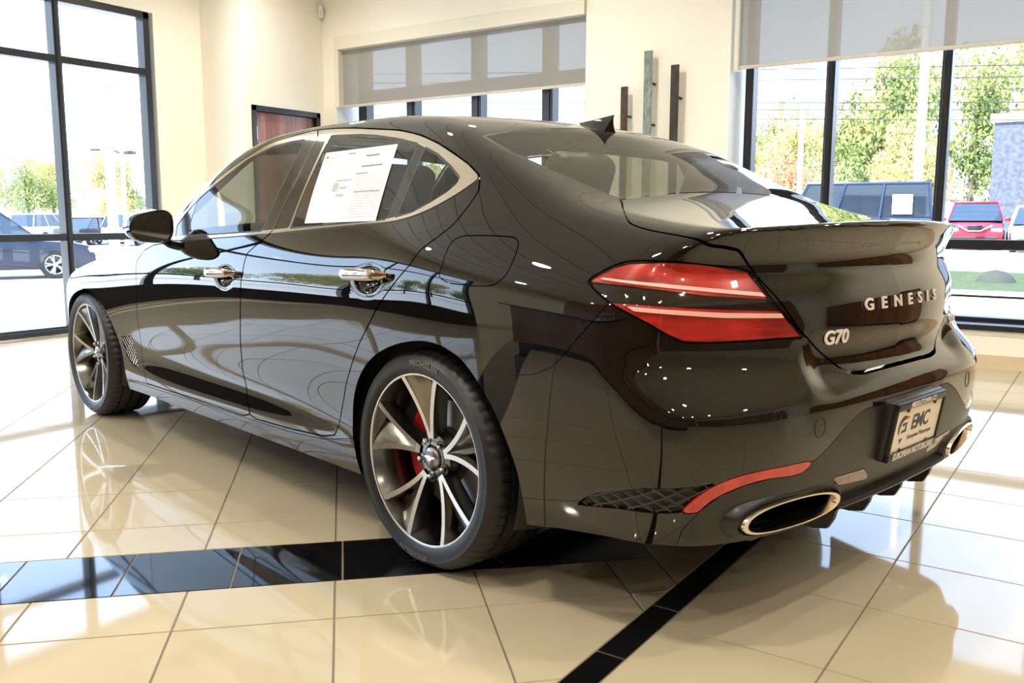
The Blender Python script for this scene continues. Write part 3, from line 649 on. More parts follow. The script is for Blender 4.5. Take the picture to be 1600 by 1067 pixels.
def sdf(P, poly):
    """signed distance (negative inside) of 2D points to a closed polygon; far points get a large value"""
    lo, hi = poly.min(0)-.06, poly.max(0)+.06; out = np.full(len(P), .5)
    near = ((P > lo) & (P < hi)).all(1); Q = P[near]
    d = np.full(len(Q), 9.); ins = np.zeros(len(Q), bool)
    for i in range(len(poly)):
        a, b = poly[i], poly[(i+1) % len(poly)]; e = b-a; ww = Q-a
        t = np.clip((ww@e)/max(e@e, 1e-12), 0, 1); d = np.minimum(d, ((ww-t[:, None]*e)**2).sum(1))
        c = (a[1] > Q[:, 1]) != (b[1] > Q[:, 1])
        if abs(e[1]) > 1e-12: ins ^= c & (Q[:, 0] < a[0]+(Q[:, 1]-a[1])/e[1]*e[0])
    out[near] = np.sqrt(d)*np.where(ins, -1, 1); return out
class Cutter:
    def __init__(s, V, N, Q):
        s.V, s.N = V, N; s.T = np.concatenate([Q[:, [0, 1, 2]], Q[:, [0, 2, 3]]]); s.pan = np.zeros(len(s.T), int); s.reg = np.zeros(len(s.T), int)
    def split(s, f, mask):
        """cut masked triangles along f=0 (f per vertex); returns f extended to the new vertices"""
        T = s.T; sg = f > 0; c = sg[T].sum(1); cut = mask & (c > 0) & (c < 3)
        idx = np.where(cut)[0]
        if len(idx) == 0: return f
        t = T[idx]; g = sg[t]; one = g.sum(1) == 1
        lone = np.where(one, np.argmax(g, 1), np.argmin(g, 1)); r = np.arange(len(idx))
        a, b, c_ = t[r, lone], t[r, (lone+1) % 3], t[r, (lone+2) % 3]
        E = np.concatenate([np.stack([a, b], 1), np.stack([a, c_], 1)]); Es = np.sort(E, 1)
        U, inv = np.unique(Es, axis=0, return_inverse=True); inv = inv.reshape(-1)
        w_ = f[U[:, 0]]/(f[U[:, 0]]-f[U[:, 1]]); w_ = np.clip(w_, 1e-4, 1-1e-4)
        nv = s.V[U[:, 0]]+(s.V[U[:, 1]]-s.V[U[:, 0]])*w_[:, None]; nn = s.N[U[:, 0]]+(s.N[U[:, 1]]-s.N[U[:, 0]])*w_[:, None]
        base = len(s.V); s.V = np.concatenate([s.V, nv]); s.N = np.concatenate([s.N, nn/np.linalg.norm(nn, axis=1, keepdims=True)])
        f = np.concatenate([f, np.zeros(len(U))])
        p, q = base+inv[:len(idx)], base+inv[len(idx):]
        s.T[idx] = np.stack([a, p, q], 1)
        new = np.concatenate([np.stack([p, b, c_], 1), np.stack([p, c_, q], 1)])
        s.T = np.concatenate([s.T, new]); s.pan = np.concatenate([s.pan, s.pan[idx], s.pan[idx]]); s.reg = np.concatenate([s.reg, s.reg[idx], s.reg[idx]])
        s.last = np.concatenate([mask, mask[idx], mask[idx]])
        return f
    def refine(s, mask):
        """each masked triangle into four"""
        idx = np.where(mask)[0]; t = s.T[idx]; E = np.sort(np.concatenate([t[:, [0, 1]], t[:, [1, 2]], t[:, [2, 0]]]), 1)
        U, inv = np.unique(E, axis=0, return_inverse=True); inv = inv.reshape(-1); P_, N_ = BODY.project((s.V[U[:, 0]]+s.V[U[:, 1]])/2, 1)
        base = len(s.V); s.V = np.concatenate([s.V, P_]); s.N = np.concatenate([s.N, N_]); n = len(idx)
        a, b, c = base+inv[:n], base+inv[n:2*n], base+inv[2*n:]
        s.T[idx] = np.stack([a, b, c], 1)
        for q in ((t[:, 0], a, c), (t[:, 1], b, a), (t[:, 2], c, b)):
            s.T = np.concatenate([s.T, np.stack(q, 1)]); s.pan = np.concatenate([s.pan, s.pan[idx]]); s.reg = np.concatenate([s.reg, s.reg[idx]])
    def cen(s, f): return f[s.T].mean(1)
    def cut(s, fn, mask_fn, gap=0, pan=None, reg=None, band_reg=None, drop_band=True, drop_in=False):
        """fn(V) signed field; inside (<-gap) gets pan/reg; |f|<gap becomes a gap (dropped) or a band region"""
        isos = [-gap, gap] if gap else [0]
        for iso in isos:
            f = fn(s.V)-iso; m = mask_fn(s); s.split(f, m)
        f = fn(s.V); m = mask_fn(s); c = s.cen(f)
        ins = m & (c < -gap*.999 if gap else c < 0); band = m & (np.abs(c) <= gap*.999) if gap else np.zeros(len(m), bool)
        if pan is not None: s.pan[ins] = pan
        if reg is not None: s.reg[ins] = reg
        if band_reg is not None: s.reg[band] = band_reg
        kill = np.zeros(len(m), bool)
        if gap and band_reg is None and drop_band: kill |= band
        if drop_in: kill |= ins
        if kill.any():
            k = ~kill; s.T, s.pan, s.reg = s.T[k], s.pan[k], s.reg[k]
# ---- surface mesh of the left half
BV, BQ, BN = BODY.mesh(.0105)
ct = Cutter(BV, BN, BQ)
allm = lambda s: np.ones(len(s.T), bool)
ct.cut(lambda V: V[:, 1]-1e-6, allm, drop_in=True)                 # keep y>=0
ZB = np.array([(-1.2, .305), (-.72, .305), (-.5, .285), (-.3, .272), (-.16, .275), (.0, .285), (.121, .275), (.227, .258), (.317, .236), (.45, .212), (.863, .205), (2.27, .203), (2.7, .19), (4.2, .19)])
tt_ = lambda V: (V[:, 0]+np.abs(V[:, 1]))*R2
ct.cut(lambda V: V[:, 2]-np.interp(tt_(V), *ZB.T), allm, drop_in=True)
Sp = lambda V: V[:, [0, 2]]
Tp = lambda V: np.stack([tt_(V), V[:, 2]], 1)
TRp = lambda V: np.stack([np.arctan2(V[:, 2]-.80, -(V[:, 0]+.62))*.38, np.abs(V[:, 1])], 1)
XYp = lambda V: np.stack([V[:, 0], np.abs(V[:, 1])], 1)
def O(k, smooth=True, n=5): return resample(OUTL[k], True, n, smooth)
# wheel arches
ar = [tuple(p) for p in OUTL['arch_r']]
ARCH_R = np.vstack([[(.34, .05)], resample(ar, False), [(-.43, .05)]])
af = [(3.235, .20), (3.225, .34), (3.18, .46), (3.10, .555)]+[tuple(p) for p in OUTL['arch_f']]
ARCH_F = np.vstack([[(3.24, .05)], resample(af, False), [(2.36, .05)]])
side = lambda s: s.V[s.T][:, :, 1].mean(1) > .45
for a_ in (ARCH_R, ARCH_F): ct.cut(lambda V: sdf(Sp(V), a_), side, drop_in=True)
# regions: 0 paint 1 glass 2 black trim 3 bright trim 4 seal 5 rear glass 6 windshield 7 roof edge seal
PAN = dict(body=0, door_f=1, door_r=2, fuel=3, lamp=4, trunk=5, bumper=6, diffuser=7, reflector=8, grille=9, fender=10, hood=11, skirt=12, vent=13, fbumper=14)
upside = lambda s: (s.V[s.T][:, :, 1].mean(1) > .45) & (s.V[s.T][:, :, 2].mean(1) > .9) & (s.reg == 0)
for nm, rg in (('glass_f', 1), ('glass_r', 1), ('glass_q', 8)):
    pl = resample(OUTL[nm], True, 4, False); ct.cut(lambda V: sdf(Sp(V), pl), upside, gap=.0035, reg=rg, band_reg=4)
for nm in ('pil_f', 'pil_r', 'sail', 'bar_q'):
    pl = np.array(OUTL[nm]); ct.cut(lambda V: sdf(Sp(V), pl), upside, reg=2)
pl = O('chrome_out', True, 3); ct.cut(lambda V: sdf(Sp(V), pl), upside, gap=.002, reg=3, band_reg=4)
onbody = lambda s: (s.pan == 0) & (s.V[s.T][:, :, 1].mean(1) > .45)
pd = O('door_f', False); ct.cut(lambda V: sdf(Sp(V), pd), onbody, gap=.0024, pan=1)
pd = O('door_r', False); ct.cut(lambda V: sdf(Sp(V), pd), onbody, gap=.0024, pan=2)
pf = O('fuel'); ct.cut(lambda V: sdf(Sp(V), pf), onbody, gap=.0016, pan=3)
rear = lambda s: (s.pan == 0) & (s.V[s.T][:, :, 0].mean(1) < -.40)
pl = O('lamp', True, 3); ct.cut(lambda V: sdf(Tp(V), pl), rear, gap=.0018, pan=4)
tk = resample(OUTL['trunk'], False, 5)
TRK = np.vstack([tk, [(tk[-1][0], -.3)], [(tk[0][0], -.3)]])
ct.cut(lambda V: sdf(TRp(V), TRK), lambda s: (s.pan == 0) & (s.V[s.T][:, :, 0].mean(1) < -.3), gap=.0026, pan=5)
# glass in the roof
topm = lambda s: (s.pan == 0) & (s.reg == 0) & (s.N[s.T][:, :, 2].mean(1) > .2) & (s.V[s.T][:, :, 2].mean(1) > .9)
rg_ = [tuple(p) for p in OUTL['rglass']]
RG = np.vstack([[(.088, -.3)], resample([(.088, 0.0)]+rg_[3::-1][0:4], False, 4), resample(rg_[7:3:-1], False, 4), [(-.452, .50)], [(-.462, .3)], [(-.465, -.3)]])
ct.cut(lambda V: sdf(XYp(V), RG), topm, gap=.0055, reg=5, band_reg=4)
WS = np.array([(1.66, -.3), (1.66, .0), (1.65, .25), (1.62, .45), (1.60, .53), (1.75, .575), (1.95, .63), (2.12, .67), (2.22, .66), (2.34, .5), (2.42, .3), (2.44, 0), (2.44, -.3)])
ct.cut(lambda V: sdf(XYp(V), WS), topm, gap=.003, reg=6, band_reg=4)
# bumper, lower valance, reflector, mesh insert
sm = [tuple(p) for p in OUTL['bumper_seam']]
BMP = np.array([(.62, .05), (.62, sm[0][1])]+sm+[(.10, .84), (-.10, .80), (-.36, .75), (-1.4, .75), (-1.4, .05)])
ct.cut(lambda V: sdf(Tp(V), BMP), rear, gap=.0009, pan=6)
onb = lambda s: s.pan == 6
rf = O('refl', True, 3); ct.cut(lambda V: sdf(Tp(V), rf), onb, gap=.0012, pan=8)
gr = O('grille', False); ct.cut(lambda V: sdf(Tp(V), gr), onb, gap=.0012, pan=9)
df = [tuple(p) for p in OUTL['dif']]
DIF = np.vstack([resample(df, False, 4), [(-1.4, .556), (-1.4, .05), (.02, .05), (-.04, .33), (-.073, .37)], np.array(OUTL['dif_lo'])[::-1]])
ct.cut(lambda V: sdf(Tp(V), DIF), onb, gap=.0010, pan=7)
# skirt, front fender, bonnet, front bumper
onbody0 = lambda s: (s.pan == 0)
FEN = np.array([(2.115, .20), (2.119, .266), (2.174, .378), (2.148, .564), (2.099, .745), (2.115, .838), (2.067, .888), (2.02, .95), (3.9, .95), (3.9, .1), (2.36, .1), (2.33, .262)])
SKT = np.array([(2.37, .10), (2.352, .248), (2.12, .250), (1.62, .262), (1.09, .268), (.782, .274), (.56, .288), (.43, .315), (.35, .33), (.30, .10)])
ct.cut(lambda V: sdf(Sp(V), SKT), onbody, gap=.0012, pan=12)
HOOD = np.array([(2.50, -.3), (2.49, .25), (2.40, .55), (2.34, .70), (2.8, .72), (3.2, .66), (3.42, .52), (3.50, .25), (3.52, -.3)])
ct.cut(lambda V: sdf(XYp(V), HOOD), lambda s: (s.pan == 0) & (s.reg == 0) & (s.N[s.T][:, :, 2].mean(1) > .3) & (s.V[s.T][:, :, 0].mean(1) > 2.2), gap=.0022, pan=11)
FBM = np.array([(3.235, .05), (3.24, .50), (3.30, .62), (3.6, .74), (4, .78), (4, .05)])
ct.cut(lambda V: sdf(Sp(V), FBM), onbody0, gap=.0014, pan=14)
ct.cut(lambda V: sdf(Sp(V), FEN), onbody, gap=.0012, pan=10)
vn = O('vent', False); ct.cut(lambda V: sdf(Sp(V), vn), lambda s: s.pan == 10, gap=.001, pan=13)
# exact positions and normals on the surface
used = np.unique(ct.T); cur = np.zeros(len(ct.V), bool); cur[used] = True
P_, N_ = BODY.project(ct.V[used], 1); mv = np.linalg.norm(P_-ct.V[used], axis=1) < .004
ct.V[used[mv]] = P_[mv]; ct.N[used] = N_; ct.V[np.abs(ct.V[:, 1]) < 2e-4, 1] = 0
EXH = np.array([(-.312+.142*math.cos(a), .339+.039*math.sin(a)) for a in np.linspace(0, 2*math.pi, 49)[:-1]])
ct.cut(lambda V: sdf(Tp(V), EXH), lambda s: s.pan == 7, drop_in=True)
rv = np.array(OUTL['rev']); ct.cut(lambda V: sdf(Tp(V), rv), lambda s: s.pan == 7, gap=.0012, reg=20, drop_band=True)
# ---- materials
paint = mat('black_paint', (.0025, .0025, .0022), .012, spec=.25, coat=1.0, coat_rough=.006, ior=1.5)
gloss_black = mat('gloss_black_trim', (.004, .004, .004), .06, spec=.6, coat=.5)
satin_black = mat('satin_black_plastic', (.012, .0115, .011), .33, spec=.5)
rubber = mat('rubber', (.009, .0088, .0085), .55, spec=.4)
seal = mat('rubber_seal', (.004, .004, .004), .5)
bright = mat('satin_dark_chrome', (.78, .72, .60), .12, metal=1)
carglass = glassmat('tinted_glass', (.55, .58, .52), 1.55)
rearglass = glassmat('rear_glass', (.60, .64, .58), 1.62)
cabin = mat('cabin_dark', (.022, .021, .020), .6)
def shaded_mesh(name, V, N, T):
    me = bpy.data.meshes.new(name); me.vertices.add(len(V)); me.vertices.foreach_set('co', V.astype(np.float32).ravel())
    me.loops.add(len(T)*3); me.loops.foreach_set('vertex_index', T.astype(np.int32).ravel())
    me.polygons.add(len(T)); me.polygons.foreach_set('loop_start', (np.arange(len(T))*3).astype(np.int32)); me.polygons.foreach_set('loop_total', np.full(len(T), 3, np.int32))
    me.polygons.foreach_set('use_smooth', np.ones(len(T), bool)); me.update(calc_edges=True)
    me.normals_split_custom_set_from_vertices([tuple(n) for n in N.tolist()]); return me
def piece(sel, mirror=0, flange=.012, off=0.0):
    """V,N,T of the selected triangles; mirror 0 left, 1 right, 2 both joined"""
    T = ct.T[sel]; u, inv = np.unique(T, return_inverse=True); T = inv.reshape(-1, 3); V = ct.V[u].copy(); N = ct.N[u].copy()
    if off: V = V+N*off
    if flange:
        E = np.sort(np.concatenate([T[:, [0, 1]], T[:, [1, 2]], T[:, [2, 0]]]), 1); D = np.concatenate([T[:, [0, 1]], T[:, [1, 2]], T[:, [2, 0]]])
        U, fi, cn = np.unique(E, axis=0, return_index=True, return_counts=True); B = D[fi[cn == 1]]
        B = B[~((V[B[:, 0], 1] < 1e-4) & (V[B[:, 1], 1] < 1e-4))]
        if len(B):
            ev = V[B[:, 1]]-V[B[:, 0]]; nn = np.cross(ev, (N[B[:, 0]]+N[B[:, 1]])/2); nn /= np.maximum(np.linalg.norm(nn, axis=1, keepdims=True), 1e-9)
            acc = np.zeros_like(V); np.add.at(acc, B[:, 0], nn); np.add.at(acc, B[:, 1], nn); acc /= np.maximum(np.linalg.norm(acc, axis=1, keepdims=True), 1e-9)
            bu, bi = np.unique(B, return_inverse=True); bi = bi.reshape(-1, 2); m = len(bu); o = len(V)
            V = np.concatenate([V, V[bu], V[bu]-N[bu]*flange]); N = np.concatenate([N, acc[bu], acc[bu]])
            a, b = o+bi[:, 0], o+bi[:, 1]; T = np.concatenate([T, np.stack([b, a, a+m], 1), np.stack([b, a+m, b+m], 1)])
    if mirror:
        V2, N2, T2 = V*[1, -1, 1], N*[1, -1, 1], T[:, ::-1]
        if mirror == 1: return V2, N2, T2
        seam = (np.abs(V[:, 1]) < 1e-6); mp = np.arange(len(V))+len(V); mp[seam] = np.where(seam)[0]; N[seam, 1] = 0
        return np.concatenate([V, V2]), np.concatenate([N, N2]), np.concatenate([T, mp[T2]])
    return V, N, T
CAR = empty('sedan', (0, 0, 0), math.radians(167.7185))
tagit(CAR, 'glossy black four-door sedan parked on the tiled showroom floor', 'car')
def components(T, n):
    lab = np.arange(n)
    while True:
        m = lab[T].min(1); new = lab.copy()
        for k_ in range(3): np.minimum.at(new, T[:, k_], m)
        new = new[new]
        if (new == lab).all(): return lab
        lab = new
def add(name, sel, m, parent=CAR, mirror=0, flange=.012, off=0.0, label=None, parts=False):
    if not sel.any(): print('EMPTY', name); return None
    if parts:
        T = ct.T[sel]; ids = np.where(sel)[0]; lab = components(T, len(ct.V))[T[:, 0]]; o = None
        for l_ in np.unique(lab):
            k_ = ids[lab == l_]
            if len(k_) < 6: continue
            s2 = np.zeros(len(sel), bool); s2[k_] = True
            y0 = ct.V[ct.T[k_]][:, :, 1].min()
            for mm in ((mirror,) if mirror < 2 or y0 < 1e-4 else (0, 1)): o = add(name, s2, m, parent, mm, flange, off, label)
        return o
    o = link(name, shaded_mesh(name, *piece(sel, mirror, flange, off)), m, parent)
    if label: o['label'] = label
    return o
P = lambda nm: ct.pan == PAN[nm]
add('body_shell', P('body') & (ct.reg == 0), paint, mirror=2, flange=.016)
add('window_seal', P('body') & (ct.reg == 4), seal, mirror=2, flange=0, parts=True)
if (P('body') & (ct.reg == 3)).any(): add('window_surround', P('body') & (ct.reg == 3), bright, mirror=2, flange=0, parts=True)
if (P('body') & (ct.reg == 2)).any(): add('pillar_trim', P('body') & (ct.reg == 2), gloss_black, mirror=2, flange=0, parts=True)
rgo = add('rear_window', P('body') & (ct.reg == 5), rearglass, mirror=2, flange=0, label='sloping tinted rear window')
add('windshield', P('body') & (ct.reg == 6), carglass, mirror=2, flange=0)
tr_o = add('trunk_lid', P('trunk'), paint, mirror=2, flange=.02, label='black trunk lid with ducktail lip')
bp_o = add('rear_bumper', P('bumper'), paint, mirror=2, flange=.014)
df_o = add('rear_diffuser', P('diffuser') & (ct.reg == 0), satin_black, mirror=2, flange=.02, label='satin black lower valance')
lampc = mat('reverse_lens', (.22, .13, .10), .15, coat=1, noise=.3, nscale=60)
for sd_ in (0, 1): add('reverse_lamp', P('diffuser') & (ct.reg == 20), lampc, df_o, sd_, .01, .001)
add('hood', P('hood'), paint, mirror=2); add('front_bumper', P('fbumper'), paint, mirror=2)
doors = {}
for sd_ in (0, 1):
    for nm, full in (('door_f', 'front_door'), ('door_r', 'rear_door')):
        d = add(full, P(nm) & (ct.reg == 0), paint, mirror=sd_, flange=.02); doors[(nm, sd_)] = d
        add('window_glass', P(nm) & (ct.reg == 1), carglass, d, sd_, 0)
        if (P(nm) & (ct.reg == 8)).any(): add('quarter_glass', P(nm) & (ct.reg == 8), carglass, d, sd_, 0)
        add('pillar_trim', P(nm) & (ct.reg == 2), gloss_black, d, sd_, 0, parts=True); add('window_seal', P(nm) & (ct.reg == 4), seal, d, sd_, 0, parts=True)
        add('window_surround', P(nm) & (ct.reg == 3), bright, d, sd_, .006, .0022, label='bright metal window surround', parts=True)
    add('fuel_door', P('fuel'), paint, mirror=sd_) if sd_ == 0 else add('body_patch', P('fuel'), paint, mirror=1, flange=0)
    add('front_fender', P('fender'), paint, mirror=sd_, flange=.016); add('side_skirt', P('skirt'), paint, mirror=sd_, flange=.02)
# ---- tail lamps: clear lens over red clusters with white light bars, black housing behind
lens = glassmat('lamp_lens', (.95, .90, .89), 1.42)
redm = mat('lamp_red', (.60, .028, .018), .25, col2=(.22, .008, .007), nscale=7, stretch=(1, 1, 5), coat=.3)
barm = mat('lamp_bar', (.95, .62, .56), .35)
lampT = ct.T[P('lamp')]
lv = np.zeros(len(ct.T), bool)
for sd_ in (0, 1):
    L_ = add('tail_lamp', P('lamp'), lens, mirror=sd_, flange=.02, label='red and black wraparound tail lamp')
    add('lamp_housing', P('lamp'), gloss_black, L_, sd_, 0, -.013)
save = (ct.T.copy(), ct.pan.copy(), ct.reg.copy())
ct.refine(ct.pan == 4); ct.refine(ct.pan == 4)
for nm, rg in (('bar_up', 13), ('bar_lo', 14), ('lamp_up', 11), ('lamp_lo', 12)):
    pl = np.array(OUTL[nm]); ct.cut(lambda V: sdf(Tp(V), pl), lambda s: (s.pan == 4) & (s.reg == 0), reg=rg)
tl = [o for o in CAR.children if o.name.startswith('tail_lamp')]
for sd_ in (0, 1):
    for rg, nm, m_, of in ((11, 'red_cluster', redm, -.007), (12, 'red_cluster', redm, -.007), (13, 'light_bar', barm, -.0025), (14, 'light_bar', barm, -.0025)):
        add(nm, (ct.pan == 4) & (ct.reg == rg), m_, tl[sd_], sd_, .006, of)
# ---- red reflectors, honeycomb inserts, fender vents
refm = mat('reflector_red', (.55, .02, .012), .12, col2=(.38, .012, .01), nscale=30, coat=1)
for sd_ in (0, 1):
    add('bumper_reflector', P('reflector'), refm, mirror=sd_, flange=.01, label='red corner reflector strip')
def lattice(name, sel, pf, inv, pitch, slope, width, m, back, parent_mirror, lift=.004, depth=.014, wall=None):
    for sd_ in (0, 1):
        gobj = add(name, sel, back, mirror=sd_, flange=.016, off=-depth)
        u = np.unique(ct.T[sel]); Q = pf(ct.V[u]); lo, hi = Q.min(0), Q.max(0)
        b = MB()
        E = np.sort(np.concatenate([ct.T[sel][:, [0, 1]], ct.T[sel][:, [1, 2]], ct.T[sel][:, [2, 0]]]), 1)
        for dirn in (1, -1):
            c0 = -8.0
            lines = np.arange(-3, 3, pitch)
            for c in lines:
                pts = []
                qq = np.linspace(lo[0], hi[0], 60); zz = c+dirn*slope*qq
                if zz.max() < lo[1] or zz.min() > hi[1]: continue
                qz = np.stack([qq, zz], 1); pts = qz[sdf(qz, wall) < -.001]
                if len(pts) < 2: continue
                W3 = inv(pts[:, 0], pts[:, 1])
                if sd_: W3 = [(x, -y, z) for x, y, z in W3]
                b.tube(W3, width, 4)
        b.build('lattice_bars', m, gobj)
def inv_T(q, z):
    # points on the surface with (x+y)/sqrt2=q at height z: bisect along the diagonal
    lo_, hi_ = np.zeros(len(q)), np.full(len(q), 1.5); base = np.stack([q*R2, q*R2, z], 1); dirv = np.array([-R2, R2, 0])
    for _ in range(24):
        mid = (lo_+hi_)/2; in_ = BODY.F(base+dirv*mid[:, None]) < 0; lo_ = np.where(in_, mid, lo_); hi_ = np.where(in_, hi_, mid)
    return [tuple(v) for v in base+dirv*(lo_-.004)[:, None]]
def inv_S(q, z): return [tuple(v) for v in np.stack([q, BODY.Ys(q, z)-.003, z], 1)]
barb = mat('dark_chrome_bars', (.06, .058, .055), .25, metal=.5)
lattice('mesh_insert', P('grille'), Tp, inv_T, .026, .55, .0022, barb, satin_black, 0, wall=np.array(OUTL['grille']))
lattice('fender_vent', P('vent'), Sp, inv_S, .030, 1.1, .0030, bright, gloss_black, 0, wall=np.array(OUTL['vent']))
# ---- door handles
def handle(h, z0, parent, sd_, ln):
    x0, y0 = h; s_ = -1 if sd_ else 1; b = MB(); n = 14; P3 = []; R3 = []
    rows = []
    for i in range(n+1):
        t = i/n*2-1; x = x0-t*ln/2; prof = (1-abs(t)**3.2); yy = float(BODY.Ys(x, z0))+.010+.030*prof**.5*(1 if abs(t) < .999 else 0)
        hz = .006+.0125*prof**.6; zt = z0+.004*t
        ring = [(x, s_*(yy+.008*math.cos(a)*(.4+.6*prof)), zt+hz*math.sin(a)) for a in np.linspace(0, 2*math.pi, 13)[:-1]]
        rows.append(ring)
    b.grid(rows, True); b.faces(rows[0], [tuple(range(12))]); b.faces(rows[-1], [tuple(range(12))])
    for t in (-.86, .86):
        x = x0-t*ln/2; ys = float(BODY.Ys(x, z0)); b.tube([(x, s_*(ys-.012), z0), (x, s_*(ys+.022), z0)], .009, 8)
    b.build('door_handle', hbr, parent, 50)
hbr = mat('handle_chrome', (.50, .46, .40), .08, metal=1)
for sd_ in (0, 1):
    handle((1.215, 0), .828, doors[('door_f', sd_)], sd_, .235); handle((.242, 0), .868, doors[('door_r', sd_)], sd_, .25)
# ---- badges on the trunk lid
chrome = mat('chrome', (.86, .84, .80), .06, metal=1)
badgem = mat('satin_silver_badge', (.88, .80, .73), .32, metal=.35)
def on_rear(V, yc, zc, lift=.0022):
    V = np.array(V); y = yc-V[:, 0]; z = zc+V[:, 1]
    x = rear_xv(y, z)-lift-(V[:, 2]-V[:, 2].min())
    return np.stack([x, y, z], 1)
def rear_xv(y, z):
    lo_, hi_ = np.full(len(y), -1.2), np.full(len(y), -.6)
    for _ in range(22):
        mid = (lo_+hi_)/2; o_ = BODY.F(np.stack([mid, y, z], 1)) > 0
        lo_ = np.where(o_, mid, lo_); hi_ = np.where(o_, hi_, mid)
    return hi_
def rear_x(y, z):
    lo_, hi_ = -1.2, -.6
    for _ in range(24):
        mid = (lo_+hi_)/2
        if BODY.F(np.array([[mid, y, z]]))[0] > 0: lo_ = mid
        else: hi_ = mid
    return hi_
for txt, yc, zc, sz, sp_, bold, sx_, par in (('GENESIS', -.032, .8155, .043, 2.2, .0011, 1.52, tr_o), ('G70', .326, .7405, .050, 1.0, .0012, 1.15, tr_o), ('3.3T', -.485, .722, .026, 1.0, .0006, 1.2, tr_o), ('AWD', -.565, .722, .022, 1.0, .0006, 1.2, tr_o)):
    V, F = text_tris(txt, sz, bold, sp_, sx=sx_, depth=.0016)
    V = on_rear(V, yc, zc); Fa = [tuple(f[k_] for k_ in (0, i_, i_+1)) for f in F for i_ in range(1, len(f)-1)]; lab = components(np.array(Fa), len(V))
    for l_ in np.unique(lab):
        k_ = np.where(lab == l_)[0]; mp_ = {a: i_ for i_, a in enumerate(k_)}; pymesh('badge_letter', V[k_], [tuple(mp_[a] for a in f) for f in F if lab[f[0]] == l_], badgem, par)
bsh = [(.5*.042*math.cos(a), .019*math.sin(a)) for a in np.linspace(0, 2*math.pi, 25)[:-1]]
# parking sensors and tow cover outlines on the bumper
ringm = mat('panel_line', (.002, .002, .002), .6)
for yc, zc, r_ in ((.471, .54, .024), (-.471, .54, .024), (.62, .585, .012), (-.62, .585, .012)):
    pts = [(rear_x(yc+r_*math.cos(a)*.9, zc+r_*math.sin(a))-.0004, yc+r_*math.cos(a)*.9, zc+r_*math.sin(a)) for a in np.linspace(0, 2*math.pi, 33)[:-1]]
    MB().tube(pts, .0009, 5, closed=True).build('sensor_ring', ringm, bp_o)
# ---- exhaust tips, fog and reverse lamps, fins under the valance
tipm = mat('exhaust_chrome', (.92, .86, .74), .16, metal=1)
for s_ in (1, -1):
    yc, zc = .527*s_, .340
    e = empty('exhaust_tip', (-.968, yc, zc), parent=CAR); e['label'] = 'oval chrome exhaust tip'
    e.rotation_euler = (0, math.radians(-12), math.radians(-9*s_))
    prof = [(1.0, .0), (1.0, -.018), (.985, -.027), (.90, -.027), (.875, -.016), (.865, -.006)]
    b = MB(); rows = []
    for k_ in range(57):
        a = 2*math.pi*k_/56; ca, sa = math.cos(a), math.sin(a)
        n_e = 2.35; rr = (abs(ca)**n_e+abs(sa)**n_e)**(-1/n_e)
        rows.append([(h, .182*rr*ca*r, .0405*rr*sa*r) for r, h in prof])
    b.grid(rows); b.build('chrome_rim', tipm, e, 50)
    MB().grid([[(h, .182*(abs(math.cos(a))**2.35+abs(math.sin(a))**2.35)**(-1/2.35)*math.cos(a)*.866, .0405*(abs(math.cos(a))**2.35+abs(math.sin(a))**2.35)**(-1/2.35)*math.sin(a)*.866) for a in np.linspace(0, 2*math.pi, 57)[:-1]] for h in (-.007, .11)], True).build('tip_wall', gloss_black, e, 60)
    b = MB(); b.faces([(.10, .182*.9*math.cos(a), .0405*.9*math.sin(a)) for a in np.linspace(0, 2*math.pi, 41)[:-1]], [tuple(range(40))]); b.build('exhaust_bore', mat('bore_black', (.003, .003, .003), .35), e)
    # bezel swelling around the tip
    b = MB(); rows = []
    for k_ in range(57):
        a = 2*math.pi*k_/56; ca, sa = math.cos(a), math.sin(a); rr = (abs(ca)**2.35+abs(sa)**2.35)**(-1/2.35)
        rows.append([(h, (.182*r+dw_)*rr*ca, (.0405*r+dw_)*rr*sa) for r, dw_, h in ((1.0, .002, -.008), (1.0, .008, -.018), (1.0, .016, -.014), (1.02, .026, .006), (1.03, .034, .05))])
    b.grid(rows); b.build('exhaust_bezel', satin_black, e, 60)
for yc in (.305, .10, -.10, -.305):
    b = MB(); pr = [(-.995+.0, .30), (-.985, .262), (-.97, .235), (-.93, .226), (-.80, .232), (-.74, .30)]
    b.prism([(x, z) for x, z in pr], .016, 'Y', (0, yc, 0)); b.build('diffuser_fin', satin_black, df_o)
b = MB(); rows = []
for y in np.linspace(-.345, .345, 31):
    ay = abs(y); xx = rear_x(y, .335); rows.append([(xx-.012, y, .318+.0), (xx-.016, y, .308), (xx-.010, y, .300), (xx+.02, y, .296), (xx+.02, y, .326), (xx-.012, y, .318)])
b.grid(rows); b.build('valance_lip', satin_black, df_o, 50)
# ---- number plate in its dealer frame
pl_ = empty('license_plate', (-1.054, 0, .4775), parent=CAR); pl_.rotation_euler = (0, math.radians(-9), 0)
def onplate(V, yc, zc, lift): V = np.array(V); return np.stack([-lift-(V[:, 2]-V[:, 2].min()), yc-V[:, 0], zc+V[:, 1]], 1)
pw = mat('plate_cream', (.74, .66, .54), .35); blk = mat('plate_black', (.012, .012, .012), .4); nav = mat('plate_navy', (.035, .035, .045), .4); rdp = mat('plate_red', (.42, .06, .05), .4)
MB().b2((-.004, -.152, -.075), (0, .152, .075), .001).build('plate_sheet', pw, pl_)
fr = MB()
fr.b2((-.010, -.159, .060), (.012, .159, .083), .004); fr.b2((-.010, -.159, -.083), (.012, .159, -.058), .004); fr.b2((-.010, -.159, -.083), (.012, -.149, .083), .004); fr.b2((-.010, .149, -.083), (.012, .159, .083), .004)
fr.build('plate_frame', satin_black, pl_, 40)
MB().b2((.001, -.165, -.085), (.05, .165, .085), .01).build('plate_mount', satin_black, pl_, 40)
